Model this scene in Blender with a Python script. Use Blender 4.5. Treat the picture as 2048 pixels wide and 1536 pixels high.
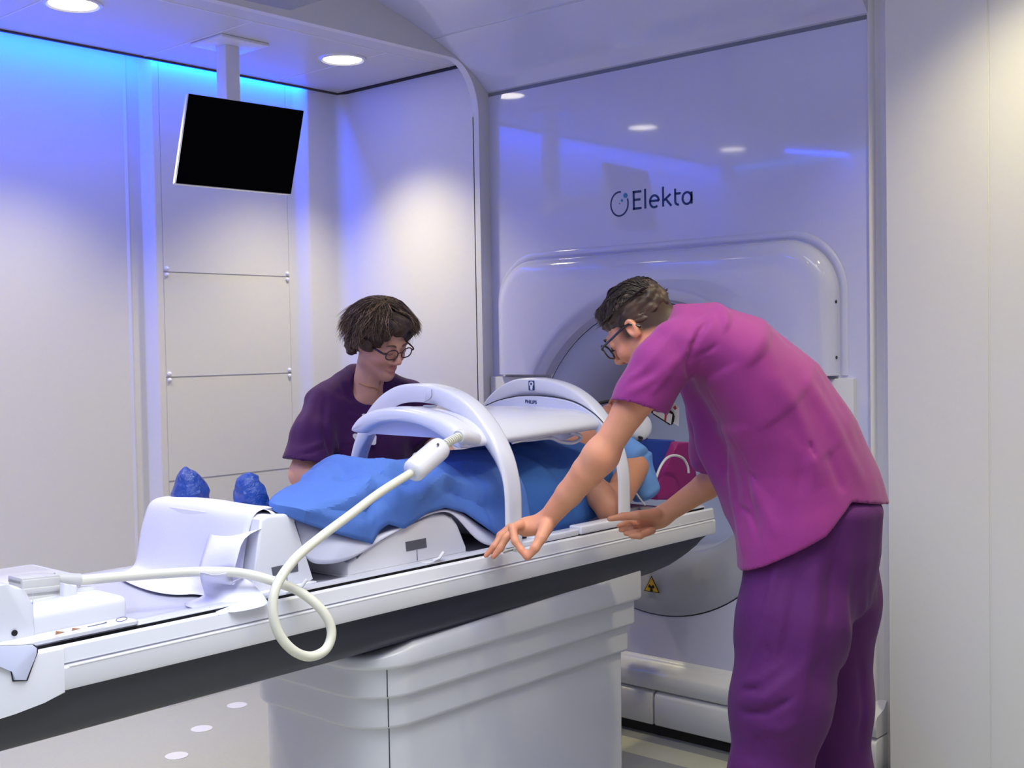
import bpy, bmesh, math, random
import numpy as np
from mathutils import Vector, Matrix
random.seed(7); np.random.seed(7)
PI = math.pi
S = bpy.context.scene
COL = S.collection
for o in list(bpy.data.objects): bpy.data.objects.remove(o)

# ---------------------------------------------------------------- camera
# world: X along the couch towards the machine, Y across the couch, Z up
EYE = np.array([0., 0., 1.5])
YAW, PIT, ROL, FPX = 0.72585, 0.03247, 0.01717, 2379.3
fw = np.array([math.cos(YAW)*math.cos(PIT), math.sin(YAW)*math.cos(PIT), -math.sin(PIT)])
rt = np.array([math.sin(YAW), -math.cos(YAW), 0.]); dn = np.cross(fw, rt)
r2 = math.cos(ROL)*rt+math.sin(ROL)*dn; d2 = -math.sin(ROL)*rt+math.cos(ROL)*dn
cd = bpy.data.cameras.new('camera'); cam = bpy.data.objects.new('camera', cd); COL.objects.link(cam)
cd.sensor_width = 36; cd.lens = 36*FPX/2048; cd.clip_start = .05
M = Matrix(((r2[0], -d2[0], -fw[0], 0), (r2[1], -d2[1], -fw[1], 0), (r2[2], -d2[2], -fw[2], 1.5), (0, 0, 0, 1)))
cam.matrix_world = M
S.camera = cam
CM = np.array([r2, d2, fw])

def ray(u, v): return CM.T@np.array([(u-1024)/FPX, (v-768)/FPX, 1.])
def at(u, v, X=None, Y=None, Z=None, D=None):
    """the point of the room seen in direction (u, v) on a given plane or at a given distance"""
    g = ray(u, v)
    t = D if D is not None else X/g[0] if X is not None else Y/g[1] if Y is not None else (Z-1.5)/g[2]
    p = EYE+t*g
    return Vector((float(p[0]), float(p[1]), float(p[2])))

# ---------------------------------------------------------------- world, exposure
w = bpy.data.worlds.new('world'); S.world = w; w.use_nodes = True
w.node_tree.nodes['Background'].inputs[0].default_value = (.85, .88, 1, 1)
w.node_tree.nodes['Background'].inputs[1].default_value = .10
S.view_settings.view_transform = 'Standard'; S.view_settings.look = 'None'
S.view_settings.gamma = 1; S.view_settings.exposure = 0.06; S.view_settings.use_curve_mapping = False

def lamp(kind, name, loc, energy, color, target=None, **k):
    l = bpy.data.lights.new(name, kind); l.energy = energy; l.color = color
    for a, b in k.items(): setattr(l, a, b)
    o = bpy.data.objects.new(name, l); COL.objects.link(o); o.location = loc
    if target is not None: o.rotation_euler = (Vector(target)-Vector(loc)).to_track_quat('-Z', 'Y').to_euler()
    return o
# added area lights for frontal fill above and behind the viewer; no ceiling panels there
lamp('AREA', 'added_fill_light', (1.2, 1.3, 2.93), 46, (.85, .90, 1), (1.2, 1.3, 0), shape='RECTANGLE', size=2.2, size_y=1.6, spread=math.radians(125))
lamp('AREA', 'added_fill_light', (-.6, .6, 2.93), 33, (.85, .90, 1), (-.2, .8, 0), shape='RECTANGLE', size=1.2, size_y=1.6, spread=math.radians(125))

# ---------------------------------------------------------------- materials
def lin(c):
    return tuple((x/12.92 if x <= .04045 else ((x+.055)/1.055)**2.4) for x in c)
def mat(name, rgb, rough=.5, coat=0., spec=.5, metal=0., bump=0., scale=40., trans=0., sheen=0., emit=None, es=0., mottle=0., attr=False, sss=0., distort=0., alpha=1.):
    m = bpy.data.materials.new(name); m.use_nodes = True
    nt = m.node_tree; b = nt.nodes['Principled BSDF']
    c = lin([x/255 for x in rgb])+(1,)
    b.inputs['Base Color'].default_value = c
    b.inputs['Roughness'].default_value = rough
    b.inputs['Specular IOR Level'].default_value = spec
    b.inputs['Metallic'].default_value = metal
    b.inputs['Coat Weight'].default_value = coat; b.inputs['Coat Roughness'].default_value = .04
    b.inputs['Transmission Weight'].default_value = trans
    b.inputs['Sheen Weight'].default_value = sheen
    b.inputs['Alpha'].default_value = alpha
    if sss: b.inputs['Subsurface Weight'].default_value = sss; b.inputs['Subsurface Radius'].default_value = (.012, .005, .003); b.inputs['Subsurface Scale'].default_value = 1
    if emit: b.inputs['Emission Color'].default_value = tuple(emit)+(1,); b.inputs['Emission Strength'].default_value = es
    tc = nt.nodes.new('ShaderNodeTexCoord')
    src = None
    if attr:
        a = nt.nodes.new('ShaderNodeVertexColor'); a.layer_name = 'Col'; src = a.outputs[0]
        nt.links.new(src, b.inputs['Base Color'])
    if mottle:
        n = nt.nodes.new('ShaderNodeTexNoise'); n.inputs['Scale'].default_value = scale*.3; n.inputs['Detail'].default_value = 4
        nt.links.new(tc.outputs['Object'], n.inputs['Vector'])
        mp = nt.nodes.new('ShaderNodeMapRange'); mp.inputs[3].default_value = 1-mottle; mp.inputs[4].default_value = 1+mottle
        nt.links.new(n.outputs[0], mp.inputs[0])
        mx = nt.nodes.new('ShaderNodeVectorMath'); mx.operation = 'SCALE'
        if src: nt.links.new(src, mx.inputs[0])
        else: mx.inputs[0].default_value = c[:3]
        nt.links.new(mp.outputs[0], mx.inputs['Scale']); nt.links.new(mx.outputs[0], b.inputs['Base Color'])
    if bump:
        n = nt.nodes.new('ShaderNodeTexNoise'); n.inputs['Scale'].default_value = scale; n.inputs['Detail'].default_value = 5
        n.inputs['Distortion'].default_value = distort
        nt.links.new(tc.outputs['Object'], n.inputs['Vector'])
        bp = nt.nodes.new('ShaderNodeBump'); bp.inputs['Strength'].default_value = min(1, bump); bp.inputs['Distance'].default_value = .01
        nt.links.new(n.outputs[0], bp.inputs['Height']); nt.links.new(bp.outputs[0], b.inputs['Normal'])
    return m

MW = mat('white_wall_panel', (222, 222, 226), .42, spec=.35, bump=.02, scale=300)
MCEIL = mat('ceiling_panel', (205, 205, 212), .35, spec=.4, bump=.02, scale=200)
MGLOSS = mat('glossy_white_lacquer', (205, 207, 238), .06, coat=.6, bump=.012, scale=3)
MGANT = mat('satin_white_shell', (214, 216, 226), .28, coat=.25)
MGREY = mat('bore_grey', (176, 180, 198), .5)
MSEAM = mat('dark_seam', (40, 42, 52), .6)
MWP = mat('white_plastic', (230, 231, 240), .22, coat=.4, mottle=.01)
MCOIL = mat('coil_white_plastic', (226, 228, 244), .25, coat=.3, mottle=.01)
MCOILS = mat('coil_pale_side', (214, 219, 248), .3, coat=.2)
MTOP = mat('table_top_grey', (196, 198, 214), .3, coat=.2, mottle=.02)
MBELLY = mat('charcoal_shell', (48, 51, 66), .42, bump=.01, scale=200)
MSOFT = mat('soft_grey_joint', (120, 124, 140), .6)
MBLACK = mat('black_gap', (12, 12, 16), .7)
MFLOOR = None
MBLUE = mat('blue_nonwoven', (84, 122, 202), .75, spec=.25, bump=.12, scale=420, mottle=.05)
MGOWN = mat('blue_gown', (58, 104, 182), .75, spec=.25, bump=.12, scale=420, mottle=.06)
MPAPER = mat('white_paper_sheet', (226, 227, 248), .8, spec=.2, bump=.05, scale=200)
MWIN = mat('dark_window_label', (92, 94, 104), .35)

# ---------------------------------------------------------------- mesh helpers
def link(name, me, m=None, parent=None, smooth=True, angle=40):
    o = bpy.data.objects.new(name, me); COL.objects.link(o)
    if m is not None:
        for x in (m if isinstance(m, (list, tuple)) else [m]): me.materials.append(x)
    if parent is not None: o.parent = parent
    if smooth:
        me.polygons.foreach_set('use_smooth', [True]*len(me.polygons))
        if angle < 180:
            try: me.set_sharp_from_angle(angle=math.radians(angle))
            except Exception: pass
    me.update()
    return o
def pyobj(name, V, F, m, parent=None, smooth=True, angle=40):
    me = bpy.data.meshes.new(name); me.from_pydata([tuple(v) for v in V], [], F); me.validate()
    bm = bmesh.new(); bm.from_mesh(me); bmesh.ops.recalc_face_normals(bm, faces=bm.faces); bm.to_mesh(me); bm.free()
    return link(name, me, m, parent, smooth, angle)
def bmobj(name, bm, m, parent=None, smooth=True, angle=40):
    bmesh.ops.recalc_face_normals(bm, faces=bm.faces)
    me = bpy.data.meshes.new(name); bm.to_mesh(me); bm.free()
    return link(name, me, m, parent, smooth, angle)
def addbox(bm, x0, x1, y0, y1, z0, z1, bev=0., seg=3, mtx=None):
    b = bmesh.new(); bmesh.ops.create_cube(b, size=1)
    for v in b.verts:
        v.co = Vector((x0+(v.co.x+.5)*(x1-x0), y0+(v.co.y+.5)*(y1-y0), z0+(v.co.z+.5)*(z1-z0)))
    if bev: bmesh.ops.bevel(b, geom=b.edges[:], offset=bev, segments=seg, profile=.5, affect='EDGES')
    if mtx is not None: bmesh.ops.transform(b, matrix=mtx, verts=b.verts)
    t = bpy.data.meshes.new('t'); b.to_mesh(t); b.free(); bm.from_mesh(t); bpy.data.meshes.remove(t)
    return bm
def box(name, x0, x1, y0, y1, z0, z1, m, parent=None, bev=0., seg=3, mtx=None):
    return bmobj(name, addbox(bmesh.new(), x0, x1, y0, y1, z0, z1, bev, seg, mtx), m, parent)
def prism(name, pts, axis, a, b, m, parent=None, bev=0., seg=3, angle=35, ret=False):
    """outline pts (2D) in the plane across axis, extruded from a to b"""
    bm = bmesh.new()
    def P(p, t): return {'x': (t, p[0], p[1]), 'y': (p[0], t, p[1]), 'z': (p[0], p[1], t)}[axis]
    lo = [bm.verts.new(P(p, a)) for p in pts]; hi = [bm.verts.new(P(p, b)) for p in pts]
    n = len(pts); caps = [bm.faces.new(lo), bm.faces.new(hi[::-1])]
    for i in range(n): bm.faces.new((lo[i], hi[i], hi[(i+1) % n], lo[(i+1) % n]))
    if bev:
        ed = [e for f in caps for e in f.edges]
        bmesh.ops.bevel(bm, geom=ed, offset=bev, segments=seg, profile=.5, affect='EDGES')
    if ret: return bm
    return bmobj(name, bm, m, parent, angle=angle)
def spline(P, n=8, closed=False):
    P = [Vector(p) for p in P]; out = []
    N = len(P)
    for i in range(N if closed else N-1):
        if closed: a, b, c, d = P[i-1], P[i], P[(i+1) % N], P[(i+2) % N]
        else: a, b, c, d = P[max(i-1, 0)], P[i], P[i+1], P[min(i+2, N-1)]
        for k in range(n):
            t = k/n
            out.append(.5*((2*b)+(c-a)*t+(2*a-5*b+4*c-d)*t*t+(3*b-a-3*c+d)*t**3))
    if not closed: out.append(P[-1])
    return out
def sweep(bm, P, r, seg=12, sy=1., caps=True, up=None, closed=False):
    """round (or flattened) rod along P; r a number or one radius per point"""
    P = [Vector(p) for p in P]; N = len(P)
    R = r if isinstance(r, (list, tuple)) else [r]*N
    T = []
    for i in range(N):
        if closed: d = P[(i+1) % N]-P[i-1]
        else: d = P[min(i+1, N-1)]-P[max(i-1, 0)]
        T.append(d.normalized() if d.length > 1e-9 else Vector((0, 0, 1)))
    u = Vector(up) if up is not None else (Vector((0, 0, 1)) if abs(T[0].z) < .9 else Vector((1, 0, 0)))
    rings = []
    for i in range(N):
        u = (u-T[i]*u.dot(T[i])).normalized(); s = T[i].cross(u)
        rings.append([bm.verts.new(P[i]+u*(R[i]*math.cos(2*PI*k/seg))*sy+s*(R[i]*math.sin(2*PI*k/seg))) for k in range(seg)])
    for i in range(N if closed else N-1):
        A, B = rings[i], rings[(i+1) % N]
        for k in range(seg): bm.faces.new((A[k], A[(k+1) % seg], B[(k+1) % seg], B[k]))
    if caps and not closed:
        bm.faces.new(rings[0][::-1]); bm.faces.new(rings[-1])
    return bm
def rod(name, P, r, m, parent=None, seg=12, sy=1., up=None, closed=False, angle=50):
    return bmobj(name, sweep(bmesh.new(), P, r, seg, sy, True, up, closed), m, parent, angle=angle)
def loft(name, rings, m, parent=None, closed=True, caps=True, angle=40):
    V = []; F = []; n = len(rings[0])
    for r in rings: V += list(r)
    for i in range(len(rings)-1):
        for k in range(n if closed else n-1):
            a = i*n+k; b = i*n+(k+1) % n
            F.append((a, b, b+n, a+n))
    if caps: F.append(tuple(range(n))[::-1]); F.append(tuple(range((len(rings)-1)*n, len(rings)*n)))
    return pyobj(name, V, F, m, parent, angle=angle)
def disc(name, c, nrm, r, t, m, parent=None, seg=40, bev=0.):
    bm = bmesh.new(); q = Vector(nrm).to_track_quat('Z', 'Y').to_matrix().to_4x4(); q.translation = Vector(c)
    bmesh.ops.create_cone(bm, cap_ends=True, segments=seg, radius1=r, radius2=r, depth=t, matrix=q)
    if bev: bmesh.ops.bevel(bm, geom=[e for e in bm.edges if len(e.link_faces) == 2 and any(len(f.verts) > 4 for f in e.link_faces)], offset=bev, segments=2, affect='EDGES')
    return bmobj(name, bm, m, parent)
def rrect(y0, y1, z0, z1, r, n=8, which=(1, 1, 1, 1)):
    """rounded rectangle; corners in order (y0,z0) (y1,z0) (y1,z1) (y0,z1)"""
    out = []
    for (cx, cy, a0, w_) in ((y0+r, z0+r, PI, which[0]), (y1-r, z0+r, 1.5*PI, which[1]), (y1-r, z1-r, 0, which[2]), (y0+r, z1-r, .5*PI, which[3])):
        for k in range(n+1):
            a = a0+k/n*PI/2
            if w_: out.append((cx+r*math.cos(a), cy+r*math.sin(a)))
            else:
                m_ = max(abs(math.cos(a)), abs(math.sin(a)), 1e-6)
                out.append((cx+r*math.cos(a)/m_, cy+r*math.sin(a)/m_))
    return out
def empty(name, loc=(0, 0, 0)):
    o = bpy.data.objects.new(name, None); COL.objects.link(o); o.location = loc; o.empty_display_size = .1
    return o
def setp(root, loc):
    """move an Empty to the thing's base while its already-built parts stay where they are"""
    root.location = loc
    inv = Matrix.Translation(Vector(loc)).inverted()
    for ch in root.children: ch.matrix_parent_inverse = inv
def tag(o, label, cat, group=None, kind=None):
    o['label'] = label
    if cat: o['category'] = cat
    if group: o['group'] = group
    if kind: o['kind'] = kind
    return o
def struct(o): o['kind'] = 'structure'; return o
def text(name, s, size, m, mtx, parent, ext=.0004, shear=0., space=1., offset=0.):
    c = bpy.data.curves.new(name, 'FONT'); c.body = s; c.size = size; c.extrude = ext; c.shear = shear; c.space_character = space; c.offset = offset
    c.align_x = 'LEFT'
    o = bpy.data.objects.new(name, c); COL.objects.link(o)
    bpy.context.view_layer.update()
    me = bpy.data.meshes.new_from_object(o.evaluated_get(bpy.context.evaluated_depsgraph_get()))
    bpy.data.objects.remove(o); me.transform(mtx)
    return link(name, me, m, parent, smooth=False)

#@@ROOM
# ================================================================ the room
XW = 3.72                     # wall plane beside the machine
XG = 3.784                    # machine front
ZC = 2.70                     # low ceiling
YF = 3.465                     # fascia
# floor: beige with a grey area inside a circle round the machine
m = mat('floor_vinyl', (186, 184, 176), .38, spec=.4); MFLOOR = m
nt = m.node_tree; b = nt.nodes['Principled BSDF']
tc = nt.nodes.new('ShaderNodeTexCoord'); sx = nt.nodes.new('ShaderNodeVectorMath'); sx.operation = 'DISTANCE'
nt.links.new(tc.outputs['Object'], sx.inputs[0]); sx.inputs[1].default_value = (4.05, 2.45, 0)
lt = nt.nodes.new('ShaderNodeMath'); lt.operation = 'LESS_THAN'; lt.inputs[1].default_value = 1.70; nt.links.new(sx.outputs['Value'], lt.inputs[0])
sp = nt.nodes.new('ShaderNodeSeparateXYZ'); nt.links.new(tc.outputs['Object'], sp.inputs[0])
l2 = nt.nodes.new('ShaderNodeMath'); l2.operation = 'LESS_THAN'; l2.inputs[1].default_value = 3.50; nt.links.new(sp.outputs[0], l2.inputs[0])
g2 = nt.nodes.new('ShaderNodeMath'); g2.operation = 'GREATER_THAN'; g2.inputs[1].default_value = 3.64; nt.links.new(sp.outputs[0], g2.inputs[0])
ad = nt.nodes.new('ShaderNodeMath'); ad.operation = 'ADD'; nt.links.new(l2.outputs[0], ad.inputs[0]); nt.links.new(g2.outputs[0], ad.inputs[1])
mu = nt.nodes.new('ShaderNodeMath'); mu.operation = 'MULTIPLY'; nt.links.new(lt.outputs[0], mu.inputs[0]); nt.links.new(ad.outputs[0], mu.inputs[1])
ns = nt.nodes.new('ShaderNodeTexNoise'); ns.inputs['Scale'].default_value = 60; nt.links.new(tc.outputs['Object'], ns.inputs[0])
mr = nt.nodes.new('ShaderNodeMapRange'); mr.inputs[3].default_value = .95; mr.inputs[4].default_value = 1.05; nt.links.new(ns.outputs[0], mr.inputs[0])
mx = nt.nodes.new('ShaderNodeMix'); mx.data_type = 'RGBA'; nt.links.new(mu.outputs[0], mx.inputs[0])
mx.inputs[6].default_value = lin((.72, .725, .67))+(1,); mx.inputs[7].default_value = lin((.54, .55, .57))+(1,)
vs = nt.nodes.new('ShaderNodeVectorMath'); vs.operation = 'SCALE'; nt.links.new(mx.outputs[2], vs.inputs[0]); nt.links.new(mr.outputs[0], vs.inputs['Scale'])
nt.links.new(vs.outputs[0], b.inputs['Base Color'])
struct(box('floor', -1.6, 5.2, -1.2, 4.6, -.05, 0, MFLOOR))
MDISC = mat('white_floor_inlay', (236, 236, 232), .3)
for k, (x, y) in enumerate(((2.423, 3.844), (2.663, 4.041), (2.937, 4.19), (3.223, 4.278))):
    o = disc('floor_marker', (0, 0, 0), (0, 0, 1), .042, .002, MDISC); o.location = (x, y, .0012)
    tag(o, ('white round floor inlay nearest the bottom edge of the photo', 'white round floor inlay, second from the bottom of the curved row',
            'white round floor inlay, third from the bottom of the curved row', 'white round floor inlay nearest the couch pedestal, end of the curved row')[k], 'floor marker', 'round inlays on the floor left of the couch pedestal')
# low ceiling over the left side: metal tiles with thin joints
cl = box('ceiling', -1.6, XW, YF+.03, 4.345, ZC, ZC+.04, MCEIL); struct(cl)
bm = bmesh.new()
for x in (.03, .69, 1.35, 2.01, 2.67, 3.33): addbox(bm, x-.003, x+.003, YF+.14, 4.345, ZC-.0015, ZC+.001)
addbox(bm, -1.6, XW, YF+.137, YF+.143, ZC-.0015, ZC+.001)
MJOINT = mat('pale_joint', (232, 232, 240), .4)
struct(bmobj('trim_1', bm, MJOINT, smooth=False))
struct(box('trim_2', -1.6, XW, 4.337, 4.348, ZC-.008, ZC+.035, mat('dark_edge', (70, 60, 70), .6)))
struct(box('trim_3', XW-.03, XW-.002, YF+.05, 4.34, ZC-.006, ZC+.03, MBLACK))
# high middle ceiling
struct(box('ceiling_2', -1.6, 3.9, -1.2, YF+.05, 2.96, 3.0, MCEIL))
struct(box('ceiling_3', -1.6, 3.9, 4.28, 4.6, 2.96, 3.0, MCEIL))
# fascia and side of the opening: one L-shaped slab with a rounded inner corner
pts = [(-1.6, ZC-.004), (XW-.16, ZC-.004)]
for k in range(13):
    a = PI/2-k/12*PI/2; pts.append((XW-.16+.16*math.cos(a), ZC-.004-.22+.22*math.sin(a)))
pts += [(XW, 0), (XG+.06, 0), (XG+.06, 3.0), (-1.6, 3.0)]
struct(prism('wall_opening', pts, 'y', YF, YF+.035, MW))
# far wall panel left of the machine
struct(box('wall_far', XW, XW+.08, YF+.03, 4.6, 0, 2.96, MW))
# left wall: profile along X extruded upwards
YL = 4.455; YP = 4.395
x0, x1, x2, x3, x4, x5 = [at(u, 500, Y=y_).x for u, y_ in ((258, YL), (285, YL), (326, YP), (577, YP), (590, YP), (622, YP-.04))]
pl = [(-1.6, YL), (x0-.010, YL), (x0, YL-.008), (x0+.012, YL), (x1-.01, YL)]
for k in range(11):
    t = k/10; s = t*t*(3-2*t); pl.append((x1+(x2-.03-x1)*t, YL-(YL-YP)*s))
pl += [(x2-.002, YP), (x2, YP+.004), (x2+.002, YP), (x3-.002, YP), (x3, YP+.004), (x3+.002, YP)]
for k in range(11):
    t = k/10; s = t*t*(3-2*t); pl.append((x4+(x5-x4)*t, YP-.045*s))
pl += [(3.655, YP-.045)]
for k in range(9):
    a = k/8*PI/2; pl.append((3.66+.06*math.sin(a), YP-.105+.06*math.cos(a)))
V = [(x, y, 0) for x, y in pl]+[(x, y, 2.96) for x, y in pl]+[(pl[-1][0]+.01, 4.6, 0), (-1.6, 4.6, 0), (pl[-1][0]+.01, 4.6, 2.96), (-1.6, 4.6, 2.96)]
n = len(pl); F = [(i, i+1, n+i+1, n+i) for i in range(n-1)]+[(2*n+1, 0, n, 2*n+3), (2*n, 2*n+1, 2*n+3, 2*n+2)]
struct(pyobj('wall_left', V, F, MW, angle=25))
bm = bmesh.new()
for z in (at(450, 548, Y=YP).z, at(450, 750, Y=YP).z, at(450, 950, Y=YP).z): addbox(bm, x2, x3, YP-.0015, YP+.001, z-.0015, z+.0015)
struct(bmobj('trim_4', bm, mat('thin_joint', (150, 150, 156), .6), smooth=False))
MRIV = mat('white_screw_cap', (240, 240, 244), .3)
bm = bmesh.new()
for x in (x2+.014, x3-.012):
    for z in (at(450, 548, Y=YP).z, at(450, 750, Y=YP).z):
        for dz in (.013, -.013):
            q = Matrix.Translation((x, YP-.003, z+dz)); bmesh.ops.create_uvsphere(bm, u_segments=12, v_segments=8, radius=.009, matrix=q)
struct(bmobj('trim_5', bm, MRIV))
# back wall piece seen mirrored in the machine's lacquer, and walls behind the viewer
struct(box('wall_near', .42, .50, 2.6, 4.6, 0, 2.96, MW))
struct(box('wall_rear', -1.68, -1.6, -1.2, 4.6, 0, 3.0, MW))
struct(box('wall_side', -1.6, 3.9, -1.28, -1.2, 0, 3.0, MW))
# right wall with one vertical joint, and the splayed jamb towards the machine
pr_ = [(XG+.03, 1.752), (XG-.006, 1.750), (XG-.012, 1.744), (XG-.008, 1.736), (XG+.004, 1.728), (XG+.01, 1.712), (XG+.004, 1.692), (XG-.02, 1.672), (XG-.05, 1.663), (XW, 1.660), (XW, 1.336), (XW+.004, 1.334), (XW+.004, 1.331), (XW, 1.329), (XW, -1.2)]
V = [(x, y, 0) for x, y in pr_]+[(x, y, 3.0) for x, y in pr_]; n = len(pr_)
struct(pyobj('wall_right', V, [(i, i+1, n+i+1, n+i) for i in range(n-1)], MW, angle=30))

# blue light strip hidden in the gap between ceiling edge and wall
MLED = mat('blue_led', (30, 90, 255), .5, emit=(0.0, .16, 1.0), es=4)
for nm, lb, bb in (('led_strip', 'blue light strip glowing in the gap above the left wall', (.55, 3.64, 4.355, 4.375, 2.735, 2.75)),
                   ('led_strip', 'blue light strip above the wall behind the viewer, seen mirrored in the glossy front', (.54, .555, 2.6, 4.2, 2.65, 2.67))):
    o = box(nm, *bb, MLED); tag(o, lb, 'light strip')
lamp('AREA', 'led_glow', (2.05, 4.36, 2.73), 34, (0, .06, 1), (2.05, 4.44, 2.3), shape='RECTANGLE', size=3.1, size_y=.02)
lamp('AREA', 'led_glow', (.56, 3.4, 2.66), 14, (0, .05, 1), (.50, 3.4, 1.9), shape='RECTANGLE', size=.02, size_y=1.5)

# ceiling lamps
MRING = mat('lamp_ring', (226, 226, 230), .25, metal=.3)
MBULB = mat('lamp_diffuser', (255, 250, 235), .4, emit=(1, .93, .74), es=9)
def downlight(x, y, z, label, watt=75, warm=(1, .89, .50), ang=105, grp='round recessed ceiling lamps'):
    r = empty('ceiling_lamp', (x, y, z)); tag(r, label, 'ceiling lamp', grp)
    bm = bmesh.new(); N = 48; prof = [(.100, 0), (.098, -.006), (.088, -.009), (.080, -.004), (.078, .02)]
    R = [[bm.verts.new((a*math.cos(2*PI*k/N), a*math.sin(2*PI*k/N), b_)) for k in range(N)] for a, b_ in prof]
    for i in range(len(prof)-1):
        for k in range(N): bm.faces.new((R[i][k], R[i][(k+1) % N], R[i+1][(k+1) % N], R[i+1][k]))
    bmobj('ring', bm, MRING, r)
    bm = bmesh.new(); bmesh.ops.create_circle(bm, cap_ends=True, segments=N, radius=.0785, matrix=Matrix.Translation((0, 0, -.0025))); bmobj('diffuser', bm, MBULB, r)
    l = lamp('SPOT', 'lamp_light', (x, y, z-.02), watt, warm, (x, y, 0), spot_size=math.radians(ang), spot_blend=.9, shadow_soft_size=.05)
    return r
downlight(3.27, 3.81, ZC, 'round warm ceiling lamp right of the monitor pole')
downlight(2.10, 3.85, ZC, 'round warm ceiling lamp in the top left corner')
downlight(1.07, 3.90, ZC, 'round warm ceiling lamp seen mirrored in the glossy front')
for x, y, wt, lb in ((3.28, 1.10, 80, 'round ceiling lamp lighting the top of the right wall'), (2.35, 1.2, 34, 'round ceiling lamp above the bending man'), (2.4, 2.3, 22, 'round ceiling lamp above the middle of the couch'),
                     (1.2, 2.2, 10, 'round ceiling lamp above the foot end of the couch'), (2.9, .2, 26, 'round ceiling lamp farthest from the left wall')):
    downlight(x, y, 2.96, lb, wt, grp='lamps of the high middle ceiling')

#@@GANTRY
# ================================================================ the machine
GC = (2.62, 1.05)   # bore centre (Y, Z)
G = empty('radiotherapy_machine', (4.2, 2.62, 0))
tag(G, 'white glossy imaging and radiotherapy machine with round bore built into the wall', 'medical machine')
def gp(o): o.parent = G; o.matrix_parent_inverse = Matrix.Translation((-4.2, -2.62, 0)); return o
# front panel with the round hole
def ringpts(r, n=96, x=XG): return [(x, GC[0]+r*math.cos(2*PI*k/n), GC[1]+r*math.sin(2*PI*k/n)) for k in range(n)]
def rectring(n, y0, y1, z0, z1, x):
    out = []
    for k in range(n):
        a = 2*PI*k/n; c, s = math.cos(a), math.sin(a); cand = []
        if c > 1e-9: cand.append((y1-GC[0])/c)
        if c < -1e-9: cand.append((y0-GC[0])/c)
        if s > 1e-9: cand.append((z1-GC[1])/s)
        if s < -1e-9: cand.append((z0-GC[1])/s)
        t = min(cand); out.append((x, GC[0]+t*c, GC[1]+t*s))
    return out
def snap(R_, y0, y1, z0, z1):
    R_ = [list(p) for p in R_]
    for (y, z) in ((y0, z0), (y0, z1), (y1, z0), (y1, z1)):
        i = min(range(len(R_)), key=lambda k: (R_[k][1]-y)**2+(R_[k][2]-z)**2); R_[i][1] = y; R_[i][2] = z
    return R_
ZS = .25
outer = snap(rectring(96, 1.752, YF, ZS, 2.565, XG), 1.752, YF, ZS, 2.565)
gp(loft('front_panel', [outer, ringpts(.604), ringpts(.604, x=XG+.05)], MGLOSS, caps=False, angle=30))
# disc round the bore, with a dark joint
gp(loft('joint_ring', [ringpts(.6045, x=XG+.006), ringpts(.599, x=XG+.006)], MSEAM, caps=False))
rings = []
for r, x in ((.5995, XG+.02), (.5995, XG-.001), (.597, XG-.003), (.50, XG+.004), (.44, XG+.03), (.40, XG+.075), (.375, XG+.15), (.36, XG+.3), (.355, XG+1.1)): rings.append(ringpts(r, x=x))
gp(loft('bore_funnel', rings, MGREY, caps=False, angle=60))
lamp('AREA', 'bore_fill_light', (4.6, 2.62, 1.38), 1.6, (.9, .93, 1), (4.6, 2.62, 0), shape='RECTANGLE', size=.9, size_y=.06)  # unseen lamp added to brighten the bore interior
gp(loft('bore_end', [ringpts(.355, x=XG+1.1), ringpts(.01, x=XG+1.12)], MGREY, caps=False))
# cove that carries the machine front up into the ceiling
cv = [(XG, 2.578), (XG-.012, 2.582), (XG-.03, 2.60), (XG-.10, 2.652), (XG-.2, 2.705), (XG-.32, 2.752), (XG-.329, 2.751), (XG-.332, 2.757), (XG-.46, 2.80), (XG-.7, 2.86), (XG-1.0, 2.91), (XG-1.4, 2.95), (XG-1.5, 2.965), (XG+.02, 2.965), (XG+.02, 2.578)]
gp(prism('ceiling_cove', cv, 'y', 1.745, YF-.0005, MGLOSS, angle=25))
gp(box('joint_strip', XG-.001, XG+.01, 1.752, YF, 2.564, 2.579, MSOFT))
# raised hood: rounded top corners, bulging edge, cut by the bore ring below
def hood_ring(off, x, y0=1.868, y1=3.392, z0=1.378, z1=1.885, r=.17):
    pts = rrect(y0+off, y1-off, z0+off*.15, z1-off, max(.03, r-off), 14, (0, 0, 1, 1))
    # walk from bottom-right corner up, over and down, then back along the arch
    return [(x, a, b_) for a, b_ in pts]
def hood(off, x, ra):
    c = []; r = .19-off; y0, y1, z0, z1 = 1.862+off, 3.398-off, 1.378, 1.852-off
    for k in range(9): c.append((y1, z0+(z1-r-z0)*k/8))
    for k in range(1, 17): a = k/16*PI/2; c.append((y1-r+r*math.cos(a), z1-r+r*math.sin(a)))
    for k in range(1, 24): c.append((y1-r-(y1-y0-2*r)*k/24, z1))
    for k in range(0, 17): a = PI/2+k/16*PI/2; c.append((y0+r+r*math.cos(a), z1-r+r*math.sin(a)))
    for k in range(1, 9): c.append((y0, z1-r-(z1-r-z0)*k/8))
    n = len(c)
    a0 = math.asin((z0-GC[1])/ra); h = []
    yl = GC[0]-ra*math.cos(a0); yr = GC[0]+ra*math.cos(a0)
    m1 = 9
    inner = [(y1-(y1-yr)*k/m1, z0) for k in range(m1)]
    m2 = n-2*m1
    inner += [(GC[0]+ra*math.cos(a0+(PI-2*a0)*k/(m2-1)), GC[1]+ra*math.sin(a0+(PI-2*a0)*k/(m2-1))) for k in range(m2)]
    inner += [(yl-(yl-y0)*(k+1)/m1, z0) for k in range(m1)]
    return c, inner
prof = [(0, XG-.0), (.0, XG-.022), (.006, XG-.040), (.018, XG-.054), (.036, XG-.063), (.06, XG-.067), (.10, XG-.067)]
rr = []
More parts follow.
